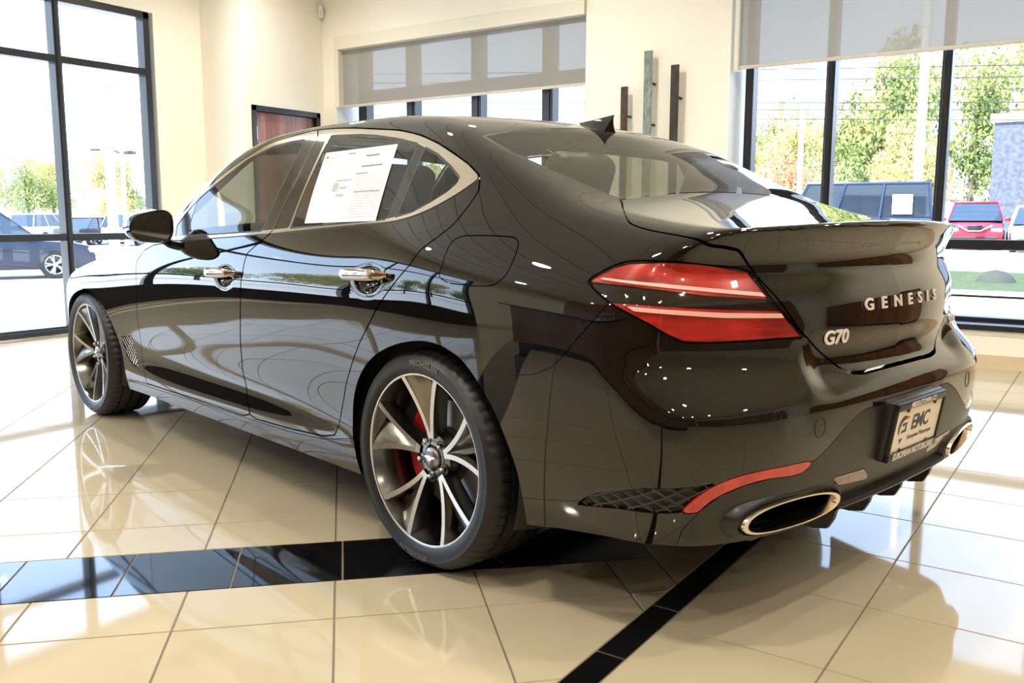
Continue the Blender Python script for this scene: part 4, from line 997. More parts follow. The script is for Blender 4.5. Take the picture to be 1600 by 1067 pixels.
whm = mat('plate_letters', (.72, .70, .64), .4)
for txt, yc, zc, sz, m_, lift, bold, sx_, sp_ in (('MIDDLETOWN, CT', -.0, .0712, .0205, whm, .0102, .0004, .92, 1.0), ('EUROPEAN MOTORCARS', 0, -.0708, .0265, whm, .0102, .0006, .88, .96), ('EMC', -.020, .012, .060, nav, .0042, .0016, 1.0, .95), ('European Motorcars', -.030, -.0275, .0190, nav, .0042, 0, 1.0, 1.0)):
    V, F = text_tris(txt, sz, bold, sp_, sx=sx_, depth=.0003); pymesh('lettering', onplate(V, yc, zc, lift), F, m_, pl_)
def emb(pts, m_): V = [(-.0044, .092-x, z) for x, z in pts]; pymesh('emblem', V, [tuple(range(len(pts)))], m_, pl_)
emb([(-.030*math.cos(a)-.0, .012+.030*math.sin(a)) for a in np.linspace(math.radians(-35), math.radians(125), 14)]+[(.006, .030), (-.012, .022), (-.018, .004), (-.016, -.012)], nav)
emb([(.002, .0405), (.034, .036), (.026, .029), (-.006, .029), (-.020, .024)], rdp)
for dz in (.010, -.010): emb([(-.004, .010+dz), (.028, .010+dz), (.024, .002+dz), (-.008, .002+dz)], nav)
emb([(.016, .012), (.026, .010), (.022, -.008), (.012, -.008)], nav)
emb([(-.012, -.024), (.014, -.024), (.001, -.040)], nav)
for yy in (.088, -.088):
    for zz in (.058, -.058): MB().lathe([(.0001, -.004), (.006, -.004), (.007, 0)], 14, 'X').build('plate_screw', blk, pl_, 40, loc=(-.006, yy, zz))
# ---- shark-fin antenna
b = MB(); rows = []
for t in np.linspace(0, 1, 15):
    x = .245-.185*t; h = .004+.060*t**1.35; wd = (.006+.030*min(1, t*1.6)**.6); zr = float(BODY.Zt(x, 0.0))-.006
    if t > .86: h *= 1-.0*(t-.86)
    rows.append([(x-.022*(k_/10 if k_ <= 10 else (20-k_)/10)**1.6*t, wd*math.cos(math.pi*k_/20)**1 if 1 else 0, zr+h*(math.sin(math.pi*k_/20)**(.75)))for k_ in range(21)])
rows2 = []
for row in rows:
    n_ = len(row); out = []
    for k_, (x, y, z) in enumerate(row):
        s2 = abs(k_-10)/10; y2 = row[0][1]*(s2**1.7)*(1 if k_ < 10 else -1); zt = row[10][2]; zb = row[0][2]
        out.append((x, y2*1.0, zb+(zt-zb)*(1-s2**1.25)))
    rows2.append(out)
b.grid(rows2); b.faces(rows2[-1], [tuple(range(21))]); b.faces(rows2[0], [tuple(range(21))])
b.build('antenna', gloss_black, CAR, 50)
# ---- door mirrors
for s_ in (1, -1):
    mr = empty('door_mirror', (1.775, .962*s_, .997), parent=CAR)
    MR = 1.0
    b = MB(); rows = []
    ym, zm = .150, .066
    def outline(a, k_=1.0):
        # rounded trapezoid, taller and flatter on the inner side; a=0 points outboard
        ca, sa = math.cos(a), math.sin(a); n_e = 2.9; rr = (abs(ca)**n_e+abs(sa)**n_e)**(-1/n_e)
        y = ym*.62*rr*ca; z = zm*rr*sa*(1.0-.10*(ca*rr))-.012*ca*(sa > 0)
        return y*k_, z*k_
    for f_, xo in ((1.0, -.035), (1.02, -.02), (1.03, .0), (.99, .03), (.90, .065), (.72, .095), (.42, .115), (.05, .122)):
        rows.append([(xo, s_*(outline(a, f_)[0]), outline(a, f_)[1]+.004*(xo > .02)) for a in np.linspace(0, 2*math.pi, 41)[:-1]])
    b.grid(rows, True); b.build('mirror_housing', paint, mr, 60)
    b = MB(); rows = [[(xo, s_*outline(a, f_)[0], outline(a, f_)[1]) for a in np.linspace(0, 2*math.pi, 41)[:-1]] for f_, xo in ((1.0, -.035), (.97, -.040), (.93, -.036), (.90, -.026))]
    b.grid(rows, True); b.build('mirror_rim', gloss_black, mr, 60)
    b = MB(); pts = [(-.027, s_*outline(a, .90)[0], outline(a, .90)[1]) for a in np.linspace(0, 2*math.pi, 41)[:-1]]
    b.faces(pts, [tuple(range(40))]); b.build('mirror_glass', mat('mirror_silver', (.35, .38, .38), .02, metal=1), mr)
    b = MB().tube([(.02, -.06*s_, -.045), (.03, -.10*s_, -.075), (.035, -.165*s_, -.095)], [.022, .018, .024], 10); b.build('mirror_arm', gloss_black, mr, 60)
# ---- wheels
tyre_m = rubber
sidem = mat('tyre_sidewall', (.011, .0108, .0105), .42, spec=.45)
rimd = mat('rim_dark', (.26, .25, .23), .2, metal=1)
rimb = mat('rim_machined', (.66, .63, .58), .2, metal=1)
discm = mat('brake_disc', (.45, .44, .42), .3, metal=.7)
calm = mat('caliper_red', (.50, .012, .008), .3, coat=.4)
letm = mat('tyre_letters', (.12, .115, .11), .5)
RT, RR = .331, .262
def make_wheel(wt, rear_):
    """axis along +y (outside), rim face near y=0"""
    wroot = empty('wheel', (0, 0, 0), parent=CAR)
    # tyre: sidewall profile + grooved tread with shoulder slots
    n = 240; prof = []
    out_ = .016
    P1 = [(.252, -.010), (.258, .006), (.270, .013), (.285, .0165), (.297, .015), (.3005, .0165), (.304, .0130), (.313, .006), (.320, -.003), (.3265, -.016)]
    wi = wt+.0
    tread = []
    y = -.018; grooves = [-.052, -.052-.058, -.052-.116, -.052-.170] if wt > .24 else [-.048, -.048-.052, -.048-.104, -.048-.150]
    tread.append((.3275, y))
    for gy in grooves:
        if gy < -wi+.04: break
        tread += [(.3305, gy+.006), (.3215, gy+.0045), (.3215, gy-.0045), (.3305, gy-.006)]
    tread += [(.3275, -wi+.018)]
    P2 = [(.3265, -wi+.016), (.320, -wi+.004), (.304, -wi-.010), (.285, -wi-.013), (.268, -wi-.008), (.252, -wi+.010)]
    prof = P1+tread+P2
    b = MB(); rows = []
    slots = 60
    for k_ in range(n):
        a = 2*math.pi*k_/n; ph = k_ % 4; row = []
        for i, (r, h) in enumerate(prof):
            rr = r
            if ph == 0 and (-.050 < h < .004) and r > .318: rr = r-.0045
            if ph == 0 and (-wi-.004 < h < -wi+.045) and r > .318: rr = r-.0045
            row.append((rr*math.cos(a), h, rr*math.sin(a)))
        rows.append(row)
    rows.append(rows[0]); b.grid(rows); b.build('tyre', sidem, wroot, 32)
    # lettering moulded on the sidewall
    V, F = text_tris('MICHELIN', .023, .0008, 1.12, sx=1.15, depth=.0006)
    for a0 in (math.radians(6), math.radians(186)):
        W3 = []
        for vx, vy, vz in V:
            r = .2915+vy; th = a0+vx/.2915; W3.append((-r*math.sin(th), .0162+(vz+.0006)*.8, r*math.cos(th)))
        pymesh('tyre_lettering', W3, F, letm, wroot)
    # barrel and lip
    b = MB().lathe([(.2525, -.006), (RR, -.002), (RR+.001, .003), (RR-.004, .006), (RR-.009, .003), (.246, -.020), (.236, -.05), (.228, -.10), (.226, -.17), (.236, -.19)], 96); b.build('rim_barrel', rimd, wroot, 40)
    b = MB().lathe([(RR-.0095, .0035), (RR-.004, .0066), (RR+.0008, .0040)], 96); b.build('rim_lip', rimb, wroot, 60)
    # ten spokes in five pairs: a machined ridge each; the first of a pair carries a wide twisted blade towards the second
    for k_ in range(10):
        pair, second = k_ // 2, k_ % 2
        a_out = math.radians(72*pair-20+(35 if second else 0)); a_in = math.radians(72*pair-4+(5 if second else -4))
        b = MB(); rowsF, ridge = [], []; N_s = 11; rs = np.linspace(.060, RR-.0095, N_s)
        for i, r in enumerate(rs):
            t = i/(N_s-1); a = a_in+(a_out-a_in)*t**.85
            er = np.array([math.sin(a), math.cos(a)]); et = np.array([math.cos(a), -math.sin(a)])   # et points clockwise seen from outside
            yr = -.036+.038*t**1.2; hw = .0072+.0012*t
            def pt(off, dep): q = er*r+et*off; return (-q[0], yr-dep, q[1])
            blade = .008+.078*min(1, t*1.15)**1.25*(1-.22*t); bd = .010+.018*min(1, t*1.5)
            lft = [pt(-hw-.007, .046), pt(-hw-.003, .014), pt(-hw, .0)]
            rgt = [pt(hw, .0), pt(hw+blade*.5, bd*.42), pt(hw+blade, bd), pt(hw+blade+.002, bd+.02)] if not second else [pt(hw, .0), pt(hw+.003, .014), pt(hw+.007, .046)]
            rowsF.append(lft+rgt); ridge.append([pt(-hw*1.02, -.0006), pt(hw*1.02, -.0006)])
        b.grid(rowsF); so_ = b.build('spoke', rimd, wroot, 25)
        b = MB(); b.grid(ridge); b.build('machined_face', rimb, so_)
    # hub, lug nuts, cap
    b = MB().lathe([(.074, -.075), (.072, -.046), (.058, -.040), (.040, -.040), (.036, -.052), (.0001, -.052)], 60); b.build('hub', rimd, wroot, 35)
    for k_ in range(5):
        a = math.radians(72*k_+43); q = (-.057*math.sin(a), -.057*math.cos(a))
        nut = MB().lathe([(.0001, .012), (.0065, .011), (.009, .006), (.0095, -.02)], 6).build('lug_nut', chrome, wroot, 30, loc=(q[0], -.040, -q[1]))
        MB().lathe([(.0175, -.0385), (.0165, -.0392), (.0155, -.050), (.0001, -.050)], 20).build('lug_recess', satin_black, wroot, 40, loc=(q[0], 0.0008, -q[1]))
    b = MB().lathe([(.0335, -.05), (.0335, -.034), (.031, -.031), (.018, -.0275), (.0001, -.0265)], 40); cap = b.build('center_cap', mat('cap_grey', (.30, .30, .30), .22, metal=.9), wroot, 40)
    wing = [(-.026, .002), (-.018, .007), (-.008, .006), (0, .009), (.008, .006), (.018, .007), (.026, .002), (.012, .0), (.006, -.006), (0, -.010), (-.006, -.006), (-.012, 0)]
    MB().prism([(x, z+.001) for x, z in wing], .003, 'Y', (0, -.0262, 0)).build('emblem', chrome, cap)
    b = MB().lathe([(.085, -.105), (.165, -.105), (.168, -.108), (.168, -.128), (.165, -.131), (.085, -.131)], 72); b.build('brake_disc', discm, wroot, 40)
    MB().lathe([(.0001, -.088), (.080, -.088), (.086, -.105), (.086, -.131)], 48).build('disc_hat', mat('disc_hat', (.16, .155, .15), .4, metal=.8), wroot, 40)
    return wroot
wr = make_wheel(.245, True); wr.location = (0, .8912, .331)
wr2 = copy_tree(wr, CAR); wr2.location = (0, -.8912, .331); wr2.rotation_euler = (0, 0, math.pi)
wf = make_wheel(.215, False); wf.location = (2.835, .8851, .331); wf.rotation_euler = (0, math.radians(16), 0)
wf2 = copy_tree(wf, CAR); wf2.location = (2.835, -.8851, .331); wf2.rotation_euler = (0, math.radians(16), math.pi)
for wx, s_, cs in ((0, 1, 1), (0, -1, 1), (2.835, 1, -1), (2.835, -1, -1)):
    b = MB(); rows = []
    for a in np.linspace(-.72, .72, 15):
        for_r = []
        for r, yy in ((.115, .800), (.178, .800), (.190, .785), (.190, .735), (.115, .735)):
            for_r.append((wx+cs*r*math.cos(a), s_*yy, .331+r*math.sin(a)))
        rows.append(for_r)
    b.grid(rows, True); b.faces(rows[0], [(0, 1, 2, 3, 4)]); b.faces(rows[-1], [(0, 1, 2, 3, 4)])
    b.build('brake_caliper', calm if wx == 0 else satin_black, CAR, 40)
    # wheel-well liner
    b = MB(); pr = [(.372, .862), (.392, .80), (.40, .70), (.40, .56)]; rows = []
    for a in np.linspace(math.radians(-20), math.radians(200), 33): rows.append([(wx+r*math.cos(a)*1.02, s_*yy, .331+r*math.sin(a)) for r, yy in pr])
    b.grid(rows); b.faces([(wx+.40*math.cos(a), s_*.56, .331+.40*math.sin(a)) for a in np.linspace(math.radians(-20), math.radians(200), 33)], [tuple(range(33))])
    b.build('wheel_liner', satin_black, CAR, 60)
# ---- underbody, cabin, seats
ub = MB(); ub.b2((.36, -.80, .20), (2.40, .80, .24)); ub.b2((-.92, -.60, .26), (.40, .60, .30)); ub.b2((2.35, -.55, .2), (3.5, .55, .24)); ub.build('underbody', satin_black, CAR)
tub = MB()
tub.b2((-.40, -.79, .30), (2.35, .79, .34)); 
tub.b2((.05, .775, .3), (2.2, .795, .90)); tub.b2((.05, -.795, .3), (2.2, -.775, .90)); tub.b2((-.42, -.70, .34), (-.36, .70, 1.02)); tub.b2((-.46, -.58, 1.0), (.05, .58, 1.03), .01)
tub.b2((1.78, -.74, .55), (2.34, .74, .90), .05); tub.b2((.9, -.13, .34), (1.9, .13, .66), .03)
tub.build('cabin_tub', cabin, CAR)
seatm = mat('seat_leather', (.030, .028, .026), .5, bump=.1, bscale=300)
def seat(x, y, wd, hd=True):
    b = MB(); b.box((x+.02, y, .50), (.52, wd, .16), .06, seg=4)
    Mt = Matrix.Rotation(math.radians(-20), 4, 'Y'); b.box((x-.33, y, .78), (.15, wd*.95, .62), .06, seg=4, mtx=Mt)
    if hd: b.box((x-.47, y, 1.155), (.10, .27, .17), .045, seg=4, mtx=Mt)
    b.build('seat', seatm, CAR, 60)
seat(1.25, .37, .52); seat(1.25, -.37, .52); seat(.35, .36, .58); seat(.35, -.36, .58)
sw = MB().tube([(1.62+.05*math.sin(a), .37+.18*math.cos(a), .86+.175*math.sin(a)) for a in np.linspace(0, 2*math.pi, 37)[:-1]], .014, 8, closed=True).tube([(1.62, .20, .86), (1.60, .37, .85), (1.62, .54, .86)], .02, 8).tube([(1.60, .37, .85), (1.8, .37, .80)], .03, 8)
sw.build('steering_wheel', cabin, CAR, 60)
# ---- window sticker taped inside the rear door glass (own thing)
def side_pt(x, z, off): return Vector((x, float(BODY.Ys(x, z))+off, z))
stk = empty('window_sticker', (0, 0, 0), math.radians(167.7185)); tagit(stk, 'white printed price sheet taped inside the rear side window', 'price sheet')
c4 = np.array([[0.8048, 1.2681], [0.3744, 1.2755], [0.2901, 1.0281], [0.7247, 1.0175]])
def stp(u, v, off=.003):
    q = (c4[0]*(1-u)+c4[1]*u)*(1-v)+(c4[3]*(1-u)+c4[2]*u)*v
    return tuple(side_pt(q[0], q[1], off))
paper = mat('sheet_paper', (.86, .86, .84), .7); ink = mat('sheet_ink', (.16, .16, .17), .7); ink2 = mat('sheet_ink_light', (.42, .42, .43), .7)
rows = [[stp(i/12, j/10) for i in range(13)] for j in range(11)]
MB().grid(rows).build('paper_sheet', paper, stk, 180)
def line(u0, u1, v, h=.006, m_=ink2, nm='print_line'):
    MB().grid([[stp(u0+(u1-u0)*i/6, v+dv, .0042) for i in range(7)] for dv in (0, h)]).build(nm, m_, stk)
random.seed(5)
blk_ = MB()
def lines(rows_, m_, nm):
    b_ = MB()
    for u0, u1, v, h in rows_: b_.grid([[stp(u0+(u1-u0)*i/6, v+dv, .0042) for i in range(7)] for dv in (0, h)])
    b_.build(nm, m_, stk)['kind'] = 'stuff'
lines([(.58, .97, .62+.035*k_, .006) for k_ in range(10)], ink2, 'print_lines'); lines([(.60, .60+random.uniform(.15, .36), .40+.022*k_, .005) for k_ in range(9)], ink2, 'print_lines')
lines([(.62, .80, .105, .018), (.60, .88, .25, .016), (.56, .72, .35, .012), (.36, .46, .05, .014), (.60, .95, .60, .010)], ink, 'heading_lines')
lines([(.10, .24, .085, .012), (.30, .44, .30, .006), (.28, .50, .27, .006), (.30, .52, .42, .02), (.28, .36, .46, .12), (.38, .48, .52, .03), (.36, .46, .62, .03)], ink2, 'print_lines')
lines([(.035, .075, .06, .028)], mat('sheet_red', (.5, .10, .09), .6), 'print_mark')
# ================================================================== OUTSIDE
def gz(x, y):
    """ground height: level behind the building, falling away on the left"""
    t = min(max((-x-8)/13, 0), 1); t = t*t*(3-2*t); k = min(max((24-y)/8, 0), 1); s_ = min(max((-x-8)/10, 0), 1)
    return -.06-.46*t
conc = mat('pale_concrete', (.74, .72, .68), .8, noise=.10, nscale=.8)
darkgr = mat('dark_ground', (.13, .135, .15), .85, noise=.2, nscale=3)
V, F = [], []; xs_ = list(np.linspace(-150, 90, 97)); ys_ = list(np.linspace(-100, 150, 101))
for x in xs_:
    for y in ys_: V.append((x, y, gz(x, y)))
for i in range(len(xs_)-1):
    for j in range(len(ys_)-1):
        q = len(ys_); F.append((i*q+j, (i+1)*q+j, (i+1)*q+j+1, i*q+j+1))
go = pymesh('parking_lot', V, F, conc); go['kind'] = 'structure'
grassm = mat('grass', (.035, .062, .011), .9, col2=(.07, .085, .02), nscale=4)
def strip(name, x0, x1, y0, y1, z, m_, kind='structure', h=.05):
    o = MB().b2((x0, y0, z-h), (x1, y1, z)).build(name, m_); o['kind'] = kind; return o
strip('dark_ground_strip', -7.5, 14, 5.6, 6.35, -.05, darkgr)  # dark blue-grey strip across the pale ground outside the back windows
g_ = strip('lawn_strip', -7.9, 26, 11.2, 16.4, .02, grassm, 'stuff', .1); tagit(g_, 'strip of mown grass beyond the driveway outside the window', 'grass')
strip('kerb', -7.9, 26, 11.0, 11.2, .03, conc)
tp = empty('storm_drain_cap', (-.15, 13.4, .02)); tagit(tp, 'small grey rock lying on the sunlit grass outside', 'rock')
rk = MB(); rk.lathe([(.0001, .20), (.14, .17), (.26, .08), (.30, 0)], 9, 'Z'); rk.build('stone', mat('rock', (.05, .055, .045), .9, bump=.6, bscale=8), tp, 40); tp.name = 'garden_rock'
# ---- stone-faced building
sb = empty('stone_building', (4.3, 43, 0)); tagit(sb, 'grey-blue rough stone building with a pale parapet behind the red car', 'building')
stm = mat('rough_stone', (.10, .115, .15), .9, col2=(.055, .065, .09), nscale=6, bump=1.0, bscale=5)
MB().b2((-7.45, -4, 0), (8, 4, 4.9)).build('stone_wall', stm, sb); MB().b2((-7.6, -4.15, 4.9), (8.15, 4.15, 5.25), .03).build('parapet', mat('pale_cap', (.75, .74, .72), .7), sb)
# ---- vehicles
tyr = MATS['rubber']; whl = mat('alloy_wheel', (.45, .46, .48), .25, metal=.9); dgl = mat('vehicle_glass', (.02, .03, .045), .04, spec=.8, coat=.6)
def vehicle(name, label, loc, ang, paintc, L=4.6, Wd=1.84, H=1.68, boxy=False, detail=True, group=None, sedan=False):
    r = empty(name, (loc[0], loc[1], loc[2]), math.radians(ang)); tagit(r, label, 'car', group)
    pm = mat('car_paint_%d%d%d' % tuple(int(c*99) for c in paintc), paintc, .35, coat=.15)
    hl = L/2; wr_ = .36 if not sedan else .33; belt = H*.60 if not boxy else H*.60
    hood = H*.56 if not boxy else H*.585
    # lower body stations: x, top z, half width
    st = [(-hl, belt*.72, .80), (-hl+.06, belt*.96, .90), (-hl+.35, belt, .97), (-hl*.3, belt, 1.0), (hl*.30, belt*.985, 1.0), (hl*.42, hood*.99, .99), (hl-.55, hood*.94, .97), (hl-.16, hood*.84, .92), (hl, hood*.62, .80)]
    if boxy: st = [(-hl, belt*.8, .93), (-hl+.04, belt, .97), (-hl*.3, belt, 1), (hl*.26, belt, 1), (hl*.32, hood, .98), (hl-.2, hood*.95, .92), (hl, hood*.8, .88)]
    b = MB(); rows = []
    w2 = Wd/2
    for x, zt, hw in st:
        hw *= w2; z0 = .24
        half = [(hw*.88, z0), (hw*.97, z0+.10), (hw, .55*zt+.1), (hw*.985, zt*.86), (hw*.93, zt), (hw*.5, zt+.02)]
        rows.append([(x, y, z) for y, z in half]+[(x, -y, z) for y, z in half[::-1]])
    b.grid(rows, True); n_ = len(rows[0]); b.faces(rows[0], [tuple(range(n_))]); b.faces(rows[-1], [tuple(range(n_))])
    body = b.build('body', pm, r, 35)
    # greenhouse
    if boxy: gs = [(-hl+.05, belt, -hl+.12, H), (hl*.24, belt, hl*.10, H)]
    elif sedan: gs = [(-hl*.72, belt, -hl*.42, H), (hl*.42, belt, hl*.08, H)]
    else: gs = [(-hl+.10, belt, -hl+.42, H), (hl*.44, belt, hl*.10, H)]
    (xa, za, xb, zb), (xc, zc, xd, zd) = gs
    wt_ = w2*.93; wtop = w2*(.90 if boxy else .74)
    Vg = [(xa, wt_, za), (xc, wt_, zc), (xd, wtop, zd-.05), (xb, wtop, zb-.05)]
    Vg += [(x, -y, z) for x, y, z in Vg]
    MB().faces(Vg, [(0, 1, 2, 3), (4, 7, 6, 5), (0, 3, 7, 4), (1, 5, 6, 2), (3, 2, 6, 7)]).build('window_band', dgl, r)
    MB().box(((xb+xd)/2, 0, zb-.02), (abs(xd-xb)+.06, wtop*2+.04, .07), .03).build('roof', pm, r, 40)
    for s_ in (1, -1):
        for t0 in (0, .36, .68, 1):
            p0 = (xa+(xc-xa)*t0, s_*(wt_+.004), za); p1 = (xb+(xd-xb)*t0, s_*(wtop+.004), zb-.03)
            MB().tube([p0, p1], .035 if boxy else .028, 6).build('pillar', pm, r, 60)
    for wx in (hl*.60, -hl*.60):
        for s_ in (1, -1):
            we = empty('wheel', (wx, s_*(w2-.10), wr_), 0 if s_ > 0 else math.pi, r)
            MB().lathe([(wr_*.66, .10), (wr_*.80, .115), (wr_*.94, .09), (wr_, .04), (wr_, -.10), (wr_*.7, -.11)], 32).build('tyre', tyr, we, 40)
            b = MB().lathe([(wr_*.60, .08), (wr_*.68, .105), (wr_*.68, -.05)], 32)
            if detail:
                for k_ in range(5):
                    a = 2*math.pi*k_/5
                    for da in (-.16, .16): b.tube([(0.05*math.cos(a), .075, .05*math.sin(a)), (wr_*.66*math.cos(a+da), .09, wr_*.66*math.sin(a+da))], .028, 5)
            b.lathe([(.0001, .085), (.06, .08), (.07, .05)], 16); b.build('alloy_rim', whl, we, 40)
    MB().b2((hl-.05, -w2*.8, .30), (hl+.03, w2*.8, .46), .02).b2((-hl-.03, -w2*.8, .32), (-hl+.05, w2*.8, .48), .02).build('bumper_trim', MATS['satin_black_plastic'], r)
    if detail:
        lm = mat('head_lamp', (.75, .78, .8), .1, coat=1); tm = mat('rear_lamp', (.4, .01, .01), .2, coat=1)
        for s_ in (1, -1):
            MB().box((hl-.12, s_*w2*.72, hood*.74), (.16, .34, .13), .04).build('headlamp', lm, r, 40); MB().box((-hl+.03, s_*w2*.80, belt*.80), (.10, .18, .22), .03).build('tail_lamp', tm, r, 40)
            if not sedan: MB().box((xc-.12, s_*(w2+.09), belt+.05), (.12, .17, .13), .03).build('door_mirror', pm, r, 40)
    return r
vehicle('sport_utility_vehicle', 'dark blue SUV with five-spoke wheels parked outside the left windows', (-22.05, 8.31, -.52), 64, (.007, .012, .030), 4.75, 1.92, 1.72)
vn_ = vehicle('hardtop_off_roader', 'boxy dark blue hardtop off-roader behind the trunk of the sedan', (-4.34, 18.38, -.06), 192.6, (.014, .030, .080), 4.7, 1.88, 1.86, boxy=True)
rc_ = vehicle('red_crossover', 'red crossover facing the showroom beside the stone building', (-2.95, 33.6, -.06), -83, (.42, .012, .03), 4.6, 1.84, 1.68)
MB().tube([(2.28, .52, .86), (2.33, .18, .66), (2.33, -.18, .66), (2.28, -.52, .86)], .035, 6).build('grille_chevron', MATS['chrome'], rc_, 60)
MB().box((2.30, 0, .78), (.06, .46, .14), .02).build('grille', MATS['satin_black_plastic'], rc_)
vehicle('white_sedan', 'white car parked in front of the stone building', (-.75, 31.6, -.06), -83, (.72, .72, .72), 4.6, 1.84, 1.5, sedan=True)
ps = empty('paper_sheet', (-2.47, 17.86, 1.13)); tagit(ps, 'white paper sheet in the rear side window of the blue off-roader', 'paper')
MB().box((0, 0, .2), (.40, .006, .42), 0, rz=math.radians(12.6)).build('sheet', MATS['sheet_paper'], ps)
random.seed(11)
cols = [(.06, .06, .07), (.5, .5, .52), (.05, .09, .20), (.65, .65, .66), (.03, .03, .035), (.30, .31, .33), (.07, .10, .22), (.7, .7, .7), (.2, .21, .23)]
cn_ = ['black', 'silver', 'blue', 'pale grey', 'charcoal', 'grey', 'navy', 'white', 'dark grey']
for k_ in range(8):
    t = k_/7; x, y = -57+t*19, 21.1+t*7.6
    vehicle('parked_car', '%s car in the far row of the parking lot under the trees' % cn_[k_], (x, y, gz(x, y)), 112+random.uniform(-3, 3), cols[k_], 4.6, 1.84, 1.5+.2*(k_ % 2), detail=False, group='cars in the far parking row', sedan=k_ % 2 == 0)
# ---- poles and wires
galv = mat('weathered_pole', (.42, .43, .42), .7, noise=.2, nscale=6); wh = mat('white_pole', (.75, .74, .70), .5); wirem = mat('wire', (.03, .03, .035), .6)
up_ = empty('utility_pole', (-24.05, 12.95, -.52)); tagit(up_, 'tall grey utility pole with fittings outside the left windows', 'utility pole')
MB().tube([(0, 0, 0), (0, 0, 9)], [.17, .11], 12).build('shaft', galv, up_, 60)
for z in (3.6, 4.6, 5.4): MB().box((0, 0, z), (.5, .12, .10), .01, rz=.9).lathe([(.0001, 0), (.09, 0), (.10, .1), (.09, .3), (.0001, .32)], 10, 'Z', (.18, -.1, z)).build('pole_fitting', galv, up_)
lp = empty('lamp_post', (-27.25, 15.4, -.52)); tagit(lp, 'slim white lamp post with a curved arm beside the utility pole', 'lamp post')
MB().tube([(0, 0, 0), (0, 0, 3.75)], .07, 10).build('post', wh, lp, 60); MB().tube([(0, 0, 3.7), (-.2, -.3, 3.85), (-.55, -.8, 3.8)], .035, 8).build('lamp_arm', wirem, lp, 60); MB().box((.1, .25, 3.75), (.2, .45, .12), .03, rz=.4).build('lamp_head', wirem, lp)
for (x, y, h, r_, lb) in ((-3.76, 26.7, 9.5, .14, 'thick white pole standing behind the blue off-roader'), (-9.94, 35.5, 5.9, .11, 'thin white pole in front of the red-leaved tree')):
    e = empty('white_pole', (x, y, -.06)); tagit(e, lb, 'pole'); MB().tube([(0, 0, 0), (0, 0, h)], [r_, r_*.9], 12).build('shaft', wh, e, 60); MB().lathe([(r_*1.8, 0), (r_*1.8, .12), (r_, .16)], 14, 'Z').build('base_collar', wh, e, 40)
for k_, (z0, z1) in enumerate(((5.95, 5.60), (5.60, 5.25), (5.25, 5.0), (4.85, 4.55), (4.62, 4.25), (4.32, 3.95))):
    pts = []
    for i in range(25):
        t = i/24; x = -26+46*t; y = 24.2+x*0+ .19*(x+8)+3.5; pts.append((x, y, z0-.30*((x+8)/6.6)+.25*((t-.45)**2)*2))
    o = MB().tube(pts, .018 if k_ not in (2,) else .012, 5).build('overhead_wire', wirem)
    tagit(o, 'thin dark overhead wire strung across the trees behind the building', 'wire', 'overhead wires behind the building')
# ---- trees
def leafmat(name, c1, c2):
    m_ = bpy.data.materials.new(name); m_.use_nodes = True; n = m_.node_tree.nodes; L = m_.node_tree.links; b = n['Principled BSDF']
    oi = n.new('ShaderNodeTexCoord'); nz = n.new('ShaderNodeTexNoise'); nz.inputs['Scale'].default_value = .55; nz.inputs['Detail'].default_value = 5
    mx = n.new('ShaderNodeMix'); mx.data_type = 'RGBA'; mx.inputs['A'].default_value = (*c1, 1); mx.inputs['B'].default_value = (*c2, 1)
    rr = n.new('ShaderNodeMapRange'); rr.inputs['From Min'].default_value = .38; rr.inputs['From Max'].default_value = .62
    L.new(oi.outputs['Object'], nz.inputs['Vector']); L.new(nz.outputs['Fac'], rr.inputs['Value']); L.new(rr.outputs[0], mx.inputs['Factor']); L.new(mx.outputs['Result'], b.inputs['Base Color'])
    b.inputs['Roughness'].default_value = .7; b.inputs['Specular IOR Level'].default_value = .2
    return m_
LM = [leafmat('leaf_green', (.14, .20, .055), (.36, .38, .13)), leafmat('leaf_yellow', (.40, .38, .12), (.58, .50, .20)), leafmat('leaf_red', (.50, .20, .12), (.55, .36, .18)), leafmat('leaf_deep', (.09, .14, .05), (.20, .25, .09))]
bark = mat('bark', (.12, .09, .065), .9, noise=.3, nscale=4)
def crown_mesh(name, seed, n=7000, h=7.0, rad=2.6, ls=.13):
    rg = np.random.RandomState(seed); nb = 16
    bc = np.stack([rg.normal(0, rad*.48, nb), rg.normal(0, rad*.48, nb), h*(.30+.62*rg.rand(nb))], 1); br = rad*(.34+.30*rg.rand(nb))*(1.15-.5*np.abs(bc[:, 2]/h-.55))
    i = rg.randint(0, nb, n); d = rg.normal(size=(n, 3)); d /= np.linalg.norm(d, axis=1, keepdims=True); c = bc[i]+d*(br[i]*(rg.rand(n)**.35))[:, None]*[1, 1, .85]
    t1 = rg.normal(size=(n, 3)); t1 /= np.linalg.norm(t1, axis=1, keepdims=True); t2 = np.cross(t1, rg.normal(size=(n, 3))); t2 /= np.linalg.norm(t2, axis=1, keepdims=True)
    s_ = ls*(.6+.8*rg.rand(n))[:, None]
    V = np.stack([c-t1*s_, c+t2*s_*.45, c+t1*s_, c-t2*s_*.45], 1).reshape(-1, 3); F = np.arange(4*n).reshape(-1, 4)
    me = bpy.data.meshes.new(name); me.from_pydata(V.tolist(), [], F.tolist()); return me, bc
protos = [crown_mesh('foliage', 3+k_) for k_ in range(4)]
trunks = []
for me, bc in protos:
    b = MB(); b.tube([(0, 0, 0), (.05, .03, 2.0), (0, .05, 4.2), (.03, 0, 6.0)], [.20, .16, .11, .04], 8)
    for q in bc[:8]: b.tube([(0, .03, max(1.2, q[2]-1.6)), (q[0]*.5, q[1]*.5, q[2]-.7), tuple(q)], [.07, .05, .02], 5)
    trunks.append(b.mesh('trunk', 60))
LEAF = {}
